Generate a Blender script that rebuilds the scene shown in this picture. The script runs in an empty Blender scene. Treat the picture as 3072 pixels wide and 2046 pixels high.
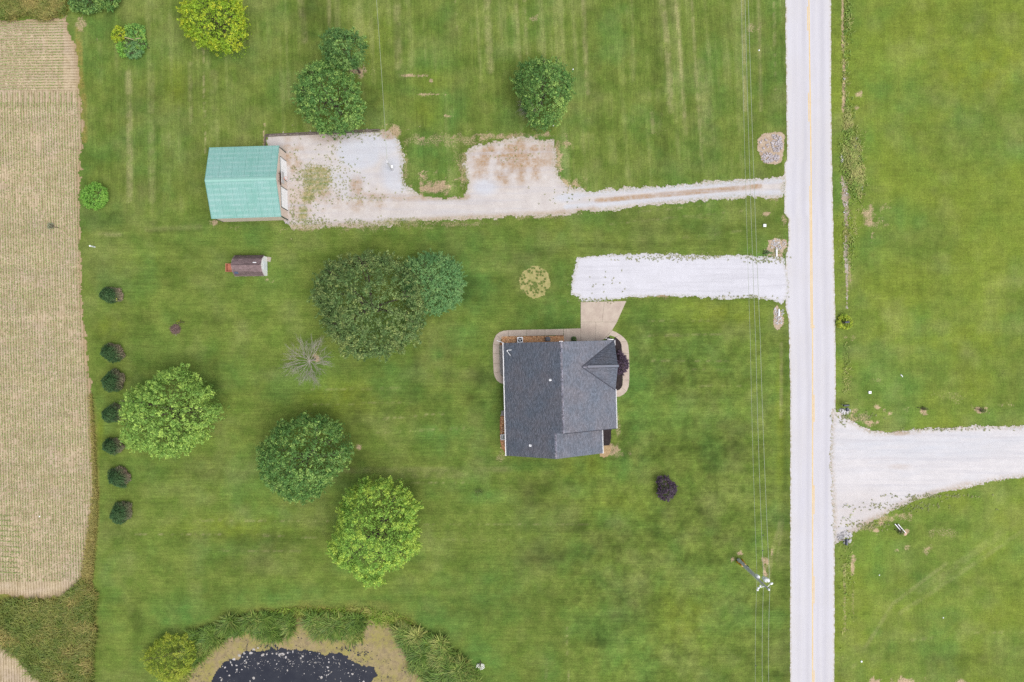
import bpy, math, random
import numpy as np
from mathutils import Vector

# ------------------------------------------------------------------ camera, sky, sun, exposure
S = bpy.context.scene
COL = S.collection
HC = 102.4                       # drone height, metres; 24 mm full-frame lens looking straight down
cam = bpy.data.cameras.new('camera')
cam.lens = 24.0; cam.sensor_width = 36.0; cam.clip_end = 5000.0
cam_o = bpy.data.objects.new('camera', cam); COL.objects.link(cam_o)
cam_o.location = (0, 0, HC); S.camera = cam_o

SUN_AZ, SUN_EL = math.radians(130), math.radians(66)
W = bpy.data.worlds.new('World'); S.world = W; W.use_nodes = True
_n = W.node_tree
_sky = _n.nodes.new('ShaderNodeTexSky'); _sky.sky_type = 'NISHITA'; _sky.sun_disc = False
_sky.sun_elevation = SUN_EL; _sky.sun_rotation = SUN_AZ; _sky.dust_density = 1.5
_hs = _n.nodes.new('ShaderNodeHueSaturation'); _hs.inputs['Saturation'].default_value = .42
_n.links.new(_sky.outputs[0], _hs.inputs['Color'])
_n.links.new(_hs.outputs[0], _n.nodes['Background'].inputs[0])
_n.nodes['Background'].inputs[1].default_value = .085
_L = bpy.data.lights.new('sun', 'SUN'); _L.energy = 2.0; _L.angle = math.radians(50); _L.color = (1, .955, .9)
_lo = bpy.data.objects.new('sun', _L); COL.objects.link(_lo)
_d = -Vector((math.sin(SUN_AZ)*math.cos(SUN_EL), math.cos(SUN_AZ)*math.cos(SUN_EL), math.sin(SUN_EL)))
_lo.rotation_euler = _d.to_track_quat('-Z', 'Y').to_euler(); _lo.location = (0, 0, 60)
S.view_settings.view_transform = 'Standard'; S.view_settings.look = 'None'
S.view_settings.gamma = 1.0; S.view_settings.use_curve_mapping = False
S.view_settings.exposure = 1.08
S.render.engine = 'CYCLES'
S.cycles.use_denoising = False
S.cycles.max_bounces = 6; S.cycles.diffuse_bounces = 3
K = 1.9                          # what an upward white surface shows: base colour = shown colour / K

# ------------------------------------------------------------------ helpers
rnd = random.Random(5)
RNG = np.random.default_rng(11)
def lin(c):
    c = c/255.0
    return c/12.92 if c <= .04045 else ((c+.055)/1.055)**2.4
def A(r, g, b, f=1.0):
    return (lin(r)/K*f, lin(g)/K*f, lin(b)/K*f, 1.0)
def PX(px, py, z=0.0):           # photo pixel -> metres at height z
    f = (HC-z)/HC/20.0
    return ((px-1536)*f, (1023-py)*f)
def P3(px, py, z=0.0):
    x, y = PX(px, py, z); return (x, y, z)

_T = np.random.default_rng(3).random((256, 256)).astype(np.float32)
def vnoise(x, y, seed=0):
    x = np.asarray(x, dtype=np.float64)+seed*17.31; y = np.asarray(y, dtype=np.float64)+seed*9.77
    xi = np.floor(x).astype(np.int64); yi = np.floor(y).astype(np.int64)
    fx = (x-xi); fy = (y-yi); fx = fx*fx*(3-2*fx); fy = fy*fy*(3-2*fy)
    x0 = xi & 255; x1 = (xi+1) & 255; y0 = yi & 255; y1 = (yi+1) & 255
    return ((_T[x0, y0]*(1-fx)+_T[x1, y0]*fx)*(1-fy)+(_T[x0, y1]*(1-fx)+_T[x1, y1]*fx)*fy)
def fbm(x, y, scale, octv=4, seed=0, gain=.5):     # scale in metres, 0..1
    s = np.zeros(np.shape(x)); a = 1.0; t = 0.0; f = 1.0/scale
    for k in range(octv):
        s = s+a*vnoise(x*f, y*f, seed+k*3); t += a; a *= gain; f *= 2.03
    return s/t
def sstep(a, b, x):
    t = np.clip((x-a)/(b-a), 0, 1); return t*t*(3-2*t)
def poly_sd(px, py, poly):       # signed distance in pixels, + inside
    poly = np.array(poly, float); n = len(poly)
    d = np.full(px.shape, 1e9); ins = np.zeros(px.shape, bool)
    for i in range(n):
        ax, ay = poly[i]; bx, by = poly[(i+1) % n]
        ex, ey = bx-ax, by-ay
        t = np.clip(((px-ax)*ex+(py-ay)*ey)/(ex*ex+ey*ey+1e-9), 0, 1)
        d = np.minimum(d, (px-ax-t*ex)**2+(py-ay-t*ey)**2)
        if ay != by:
            c = ((ay > py) != (by > py)) & (px < (bx-ax)*(py-ay)/(by-ay)+ax)
            ins ^= c
    d = np.sqrt(d); return np.where(ins, d, -d)
def line_d(px, py, pts):
    d = np.full(px.shape, 1e9)
    for (ax, ay), (bx, by) in zip(pts[:-1], pts[1:]):
        ex, ey = bx-ax, by-ay
        t = np.clip(((px-ax)*ex+(py-ay)*ey)/(ex*ex+ey*ey+1e-9), 0, 1)
        d = np.minimum(d, (px-ax-t*ex)**2+(py-ay-t*ey)**2)
    return np.sqrt(d)

# ---- materials
class NT:
    def __init__(s, name):
        s.m = bpy.data.materials.new(name); s.m.use_nodes = True
        s.t = s.m.node_tree; s.b = s.t.nodes['Principled BSDF']
        s.pos = s.t.nodes.new('ShaderNodeNewGeometry')
    def new(s, k, **kw):
        n = s.t.nodes.new(k)
        for a, v in kw.items(): setattr(n, a, v)
        return n
    def put(s, sock, v):
        if isinstance(v, bpy.types.NodeSocket): s.t.links.new(v, sock)
        else: sock.default_value = v
    def noise(s, scale, detail=3, rough=.6, stretch=None, dist=0):
        n = s.new('ShaderNodeTexNoise'); n.inputs['Scale'].default_value = scale
        n.inputs['Detail'].default_value = detail; n.inputs['Roughness'].default_value = rough
        n.inputs['Distortion'].default_value = dist
        v = s.pos.outputs['Position']
        if stretch:
            mp = s.new('ShaderNodeMapping'); mp.inputs['Scale'].default_value = stretch
            s.t.links.new(v, mp.inputs['Vector']); v = mp.outputs[0]
        s.t.links.new(v, n.inputs['Vector']); return n.outputs['Fac']
    def voro(s, scale, feat='F1', out='Distance'):
        n = s.new('ShaderNodeTexVoronoi', feature=feat); n.inputs['Scale'].default_value = scale
        s.t.links.new(s.pos.outputs['Position'], n.inputs['Vector']); return n.outputs[out]
    def math(s, op, a, b=0.0, c=0.0):
        n = s.new('ShaderNodeMath', operation=op); s.put(n.inputs[0], a); s.put(n.inputs[1], b); s.put(n.inputs[2], c)
        return n.outputs[0]
    def ramp(s, v, a, b, lo=0.0, hi=1.0):
        n = s.new('ShaderNodeMapRange', clamp=True); s.put(n.inputs[0], v)
        n.inputs[1].default_value = a; n.inputs[2].default_value = b; n.inputs[3].default_value = lo; n.inputs[4].default_value = hi
        return n.outputs[0]
    def mix(s, f, a, b):
        n = s.new('ShaderNodeMix', data_type='RGBA'); s.put(n.inputs[0], f); s.put(n.inputs[6], a); s.put(n.inputs[7], b)
        return n.outputs[2]
    def mul(s, c, f):
        n = s.new('ShaderNodeVectorMath', operation='SCALE'); s.put(n.inputs[0], c if isinstance(c, bpy.types.NodeSocket) else c[:3])
        s.put(n.inputs['Scale'], f); return n.outputs[0]
    def attr(s, name):
        n = s.new('ShaderNodeAttribute', attribute_name=name); return n.outputs['Fac']
    def bump(s, h, dist=.05, st=1.0):
        n = s.new('ShaderNodeBump'); n.inputs['Strength'].default_value = st; n.inputs['Distance'].default_value = dist
        s.put(n.inputs['Height'], h); s.t.links.new(n.outputs[0], s.b.inputs['Normal'])
    def fin(s, col, rough=.9, spec=.2, metal=0.0):
        s.put(s.b.inputs['Base Color'], col); s.put(s.b.inputs['Roughness'], rough)
        s.b.inputs['Specular IOR Level'].default_value = spec; s.b.inputs['Metallic'].default_value = metal
        return s.m
def simple(name, c1, c2=None, sc=1.0, var=.2, vs=8.0, rough=.85, spec=.2, metal=0.0, island=0.0, stretch=None, bump=0.0):
    t = NT(name)
    c = c1
    if c2: c = t.mix(t.ramp(t.noise(sc, 4, .6, stretch), .35, .65), c1, c2)
    v = t.ramp(t.noise(vs, 4, .7, stretch), .25, .75, 1-var, 1+var)
    if island: v = t.math('MULTIPLY', v, t.ramp(t.pos.outputs['Random Per Island'], 0, 1, 1-island, 1+island))
    c = t.mul(c, v)
    if bump: t.bump(t.noise(vs*1.5, 3), bump)
    return t.fin(c, rough, spec, metal)
def leafmat(name, c1, c2, c3, island=.35, trans=.2, gain=1.6):   # c1 mature, c2 paler, c3 young / other tone (attr 'young')
    t = NT(name)
    r = t.pos.outputs['Random Per Island']
    c = t.mix(t.ramp(t.noise(.9, 3), .35, .65), c1, c2)
    c = t.mix(t.attr('young'), c, c3)
    c = t.mul(c, t.ramp(r, 0, 1, 1-island, 1+island))
    t.fin(t.mul(c, gain), .55, .25)
    tr = t.new('ShaderNodeBsdfTranslucent'); t.put(tr.inputs[0], t.mul(c, gain))
    mx = t.new('ShaderNodeMixShader'); mx.inputs[0].default_value = trans
    t.t.links.new(t.b.outputs[0], mx.inputs[1]); t.t.links.new(tr.outputs[0], mx.inputs[2])
    t.t.links.new(mx.outputs[0], t.t.nodes['Material Output'].inputs[0])
    return t.m

# ---- objects
def link(name, data, parent=None):
    o = bpy.data.objects.new(name, data); COL.objects.link(o)
    if parent: o.parent = parent
    return o
def tag(o, label, cat, group=None):
    o['label'] = label; o['category'] = cat
    if group: o['group'] = group
    return o
def kind(o, k, label=None):
    o['kind'] = k
    if label: o['label'] = label
    return o
def thing(name, loc, label, cat, group=None, rz=0.0):
    o = link(name, None); o.location = loc; o.rotation_euler = (0, 0, rz); o.empty_display_size = .3
    return tag(o, label, cat, group)
def quads_mesh(name, V, Q, mat, attrs=None):
    me = bpy.data.meshes.new(name); V = np.asarray(V, np.float32); Q = np.asarray(Q, np.int32)
    nf, k = Q.shape
    me.vertices.add(len(V)); me.vertices.foreach_set('co', V.ravel())
    me.loops.add(nf*k); me.loops.foreach_set('vertex_index', Q.ravel())
    me.polygons.add(nf); me.polygons.foreach_set('loop_start', np.arange(0, nf*k, k, dtype=np.int32))
    me.polygons.foreach_set('loop_total', np.full(nf, k, np.int32))
    me.update(calc_edges=True)
    for a, v in (attrs or {}).items():
        at = me.attributes.new(a, 'FLOAT', 'POINT'); at.data.foreach_set('value', np.asarray(v, np.float32).ravel())
    me.materials.append(mat); return me
class MB:
    def __init__(s): s.v = []; s.f = []
    def add(s, vs, fs):
        b = len(s.v); s.v += [tuple(v) for v in vs]; s.f += [tuple(i+b for i in f) for f in fs]; return s
    def box(s, c, d, rz=0.0, tilt=None):
        x, y, z = d[0]/2, d[1]/2, d[2]/2; vs = []
        ca, sa = math.cos(rz), math.sin(rz)
        for dz in (-z, z):
            for dx, dy in ((-x, -y), (x, -y), (x, y), (-x, y)):
                v = Vector((dx, dy, dz))
                if tilt is not None: v = tilt @ v
                vs.append((c[0]+v.x*ca-v.y*sa, c[1]+v.x*sa+v.y*ca, c[2]+v.z))
        return s.add(vs, [(3, 2, 1, 0), (4, 5, 6, 7), (0, 1, 5, 4), (1, 2, 6, 5), (2, 3, 7, 6), (3, 0, 4, 7)])
    def prism(s, poly, z0, z1):
        n = len(poly)
        if sum(poly[i][0]*poly[(i+1) % n][1]-poly[(i+1) % n][0]*poly[i][1] for i in range(n)) < 0: poly = poly[::-1]
        vs = [(x, y, z0) for x, y in poly]+[(x, y, z1) for x, y in poly]
        return s.add(vs, [tuple(range(n))[::-1], tuple(range(n, 2*n))]+[(i, (i+1) % n, n+(i+1) % n, n+i) for i in range(n)])
    def tube(s, pts, rad, n=6, caps=True):
        pts = [Vector(p) for p in pts]
        if not isinstance(rad, (list, tuple)): rad = [rad]*len(pts)
        rings = []; ref = None
        for i, p in enumerate(pts):
            d = (pts[min(i+1, len(pts)-1)]-pts[max(i-1, 0)]); d = d.normalized() if d.length > 1e-9 else Vector((0, 0, 1))
            u = d.cross(Vector((0, 0, 1)) if abs(d.z) < .9 else Vector((1, 0, 0))).normalized(); w = d.cross(u)
            rings.append([p+(u*math.cos(2*math.pi*k/n)+w*math.sin(2*math.pi*k/n))*rad[i] for k in range(n)])
        vs = [v for r in rings for v in r]; fs = []
        for i in range(len(pts)-1):
            for k in range(n): fs.append((i*n+k, i*n+(k+1) % n, (i+1)*n+(k+1) % n, (i+1)*n+k))
        if caps: fs.append(tuple(range(n))[::-1]); fs.append(tuple((len(pts)-1)*n+k for k in range(n)))
        return s.add(vs, fs)
    def lathe(s, c, prof, n=12, axis=None):
        vs = []; fs = []
        for r, z in prof:
            for k in range(n):
                a = 2*math.pi*k/n; vs.append((c[0]+r*math.cos(a), c[1]+r*math.sin(a), c[2]+z))
        for i in range(len(prof)-1):
            for k in range(n): fs.append((i*n+k, i*n+(k+1) % n, (i+1)*n+(k+1) % n, (i+1)*n+k))
        fs.append(tuple(range(n))[::-1]); fs.append(tuple((len(prof)-1)*n+k for k in range(n)))
        return s.add(vs, fs)
    def mesh(s, name, mat):
        me = bpy.data.meshes.new(name); me.from_pydata(s.v, [], s.f); me.update(); me.materials.append(mat); return me
    def build(s, name, mat, parent=None): return link(name, s.mesh(name, mat), parent)

# terrain: flat but for the pond hollow
POND = [(505, 2140), (545, 2060), (583, 1995), (620, 1945), (695, 1905), (790, 1885), (890, 1862), (1000, 1872), (1095, 1868), (1190, 1890),
        (1240, 1950), (1290, 2020), (1330, 2100), (1330, 2300), (1200, 2420), (900, 2460), (650, 2400), (530, 2280)]
WATER_Z = -.8
def terrain(x, y):
    px = x*20+1536; py = 1023-y*20
    z = np.zeros(np.shape(x))
    m = (py > 1700) & (px > 350) & (px < 1600)
    if np.any(m):
        sd = poly_sd(np.where(m, px, 0), np.where(m, py, 0), POND)/20.0
        bank = np.where(sd < 0, WATER_Z*sstep(-3.6, 0, sd), WATER_Z-.9*sstep(0, 6, sd))
        z = np.where(m, bank, z)
    z = z-.16*np.exp(-((px-2537)/14.0)**2)*(px > 2480)*sstep(1200, 1000, py)   # roadside ditch
    return z
def tz(px, py):
    x, y = PX(px, py); return float(terrain(np.array([x]), np.array([y]))[0])

def grid(xs, ys, zfun, name, mat, attrs):
    X, Y = np.meshgrid(xs, ys); Z = zfun(X, Y)
    nx, ny = len(xs), len(ys)
    V = np.stack([X.ravel(), Y.ravel(), Z.ravel()], 1)
    i = (np.arange(ny-1)[:, None]*nx+np.arange(nx-1)[None, :]).ravel()
    Q = np.stack([i, i+1, i+nx+1, i+nx], 1)
    a = attrs(X, Y) if attrs else {}
    return quads_mesh(name, V, Q, mat, {k: v.ravel() for k, v in a.items()})
def sheet(name, poly, cell, z, mat, amp=6.0, nscale=.8, octv=4, seed=1, extra=None, flat=None, attrs=None, bbox=None, minpx=0):
    """ragged thin layer of material: every cell of a fine grid that lies inside the outline moved by noise"""
    p = np.array(poly, float); m = amp+4
    b = bbox or (p[:, 0].min()-m, p[:, 0].max()+m, p[:, 1].min()-m, p[:, 1].max()+m)
    x0, y1 = PX(b[0], b[2]); x1, y0 = PX(b[1], b[3])
    xs = np.arange(x0, x1+cell, cell); ys = np.arange(y0, y1+cell, cell)
    X, Y = np.meshgrid(xs, ys)
    cx = (X[:-1, :-1]+cell/2); cy = (Y[:-1, :-1]+cell/2)
    sd = poly_sd(cx*20+1536, 1023-cy*20, poly)
    v = sd+(fbm(cx, cy, nscale, octv, seed, .66)-.5)*2*amp
    if extra is not None: v = extra(cx, cy, v)
    keep = v > 0
    nx = len(xs)
    jj, ii = np.nonzero(keep); i = jj*nx+ii
    Q = np.stack([i, i+1, i+nx+1, i+nx], 1)
    used, inv = np.unique(Q.ravel(), return_inverse=True)
    vx = X.ravel()[used]; vy = Y.ravel()[used]
    vx = vx+RNG.uniform(-.25, .25, len(vx))*cell; vy = vy+RNG.uniform(-.25, .25, len(vy))*cell
    vz = (np.full(len(vx), flat) if flat is not None else terrain(vx, vy)+z)
    at = {'edge': np.clip(poly_sd(vx*20+1536, 1023-vy*20, poly)/20.0, -1, 6)}
    if attrs: at.update(attrs(vx, vy))
    me = quads_mesh(name, np.stack([vx, vy, vz], 1), inv.reshape(-1, 4), mat, at)
    return link(name, me)

# ------------------------------------------------------------------ ground
def ell(px, py, cx, cy, rx, ry, soft=.5):
    d = np.sqrt(((px-cx)/rx)**2+((py-cy)/ry)**2); return sstep(1+soft, 1-soft, d)
FIELD = [(-700, 62), (0, 60), (120, 56), (195, 52), (208, 90), (216, 120), (232, 160), (236, 230), (240, 290), (250, 380), (246, 450), (237, 520), (240, 640), (240, 760),
         (243, 880), (250, 960), (256, 1040), (268, 1130), (272, 1200), (274, 1310), (280, 1400), (286, 1480), (270, 1560), (262, 1660), (248, 1740), (190, 1790),
         (90, 1796), (0, 1780), (-700, 1790)]
FIELD_SW = [(-700, 1925), (0, 1935), (40, 1960), (80, 1990), (120, 2025), (150, 2070), (200, 2300), (-700, 2400)]
DRY_STREAKS = [  # straight mower lines of dry clippings: points, half width px, strength
    ([(386, 220), (390, 480), (388, 600)], 9, .75), ([(452, 200), (456, 600)], 10, .4), ([(571, 190), (572, 370)], 5, .5), ([(609, 130), (617, 456)], 2.2, .9),
    ([(640, 220), (645, 400)], 12, .3), ([(902, 0), (914, 120)], 9, .6), ([(986, 0), (990, 100)], 5, .7), ([(1010, 0), (1013, 90)], 9, .3), ([(1190, 0), (1196, 200)], 10, .55),
    ([(1366, 0), (1370, 90)], 3, .5), ([(1462, 0), (1470, 210)], 10, .6), ([(1548, 0), (1560, 180)], 4, .6), ([(1574, 0), (1581, 170)], 3, .5), ([(1749, 0), (1758, 190), (1764, 280)], 6, .7),
    ([(1895, 0), (1900, 240)], 4, .3), ([(1986, 0), (2000, 110), (2008, 210), (2012, 330)], 9, .75), ([(2027, 0), (2038, 120), (2050, 300), (2057, 400)], 5, .9), ([(2075, 0), (2090, 250), (2108, 500)], 3.5, .7),
    ([(2100, 200), (2125, 420)], 22, .4), ([(2229, 0), (2236, 330)], 5, .8), ([(2275, 0), (2279, 120), (2282, 330)], 4, .6), ([(2322, 10), (2327, 290)], 3, .6), ([(1956, 340), (1960, 395)], 5, .8),
    ([(930, 1167), (1200, 1165)], 1.6, .5), ([(940, 1215), (1230, 1206)], 1.6, .5), ([(1130, 1258), (1330, 1240)], 2.2, .6), ([(1130, 1298), (1390, 1285)], 2.2, .55), ([(1000, 1412), (1530, 1408)], 8, .35),
    ([(1180, 1420), (1400, 1418)], 16, .3), ([(1190, 1450), (1420, 1448)], 2, .5), ([(560, 1560), (1000, 1563)], 2, .6), ([(400, 1602), (760, 1604), (960, 1614)], 2, .7), ([(640, 1650), (900, 1655)], 1.8, .5),
    ([(1270, 1574), (1530, 1573)], 2, .3), ([(1550, 1572), (1780, 1574)], 2, .5), ([(1280, 1620), (1520, 1620)], 1.8, .4), ([(1930, 1081), (2190, 1084)], 2.2, .5), ([(2050, 1108), (2180, 1110)], 2, .35),
    ([(2080, 1156), (2230, 1157)], 2, .4), ([(1930, 1007), (2170, 1003)], 2.2, .5), ([(1940, 962), (2130, 961)], 2.2, .45), ([(1880, 640), (2160, 612)], 2, .6), ([(1830, 672), (2250, 630)], 1.8, .5),
    ([(2050, 712), (2250, 690)], 2, .4), ([(1990, 655), (2220, 655)], 1.6, .3), ([(290, 702), (360, 704)], 5, .6), ([(440, 688), (600, 680)], 7, .3), ([(1702, 1880), (1705, 2046)], 1.8, .7), ([(1640, 1980), (1638, 2046)], 3, .35),
    ([(2344, 1550), (2316, 1660), (2306, 1730)], 5, .5), ([(2350, 1560), (2330, 1680)], 4, .4), ([(2345, 1030), (2343, 1250)], 4, .5), ([(2700, 1925), (2900, 1900), (3072, 1895)], 3, .35),
    ([(2560, 2000), (2680, 1810), (2840, 1690)], 5, .35), ([(2700, 1840), (3072, 1590)], 6, .3), ([(2760, 1780), (3000, 1600)], 12, .25)]
DARK_STREAKS = [([(560, 1615), (900, 1620)], 16, .5), ([(440, 1420), (760, 1430)], 12, .3), ([(1740, 737), (1870, 738)], 3, .8), ([(1900, 738), (2130, 728)], 6, .35), ([(445, 694), (650, 692)], 3, .5),
    ([(1963, 0), (1980, 300), (1990, 480)], 14, .5), ([(2010, 0), (2015, 60)], 12, .5), ([(2058, 240), (2085, 500)], 11, .35), ([(930, 0), (935, 110)], 14, .6), ([(1345, 1040), (1340, 1380)], 10, .35),
    ([(1250, 1040), (1240, 1230)], 10, .3), ([(1150, 1100), (1150, 1180)], 14, .3), ([(2353, 1000), (2357, 2046)], 9, .45), ([(2350, 0), (2354, 400)], 8, .4), ([(1830, 640), (2100, 700)], 22, .25),
    ([(2060, 1260), (2075, 1480), (2100, 1540)], 7, .5), ([(2010, 1470), (2090, 1560)], 4, .3), ([(2050, 700), (2300, 660)], 16, .3), ([(600, 640), (780, 690)], 26, .25),
    ([(2850, 1745), (3072, 1755)], 6, .4), ([(2800, 1970), (3072, 1985)], 12, .35), ([(2740, 1985), (2900, 2010)], 8, .3)]
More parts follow.
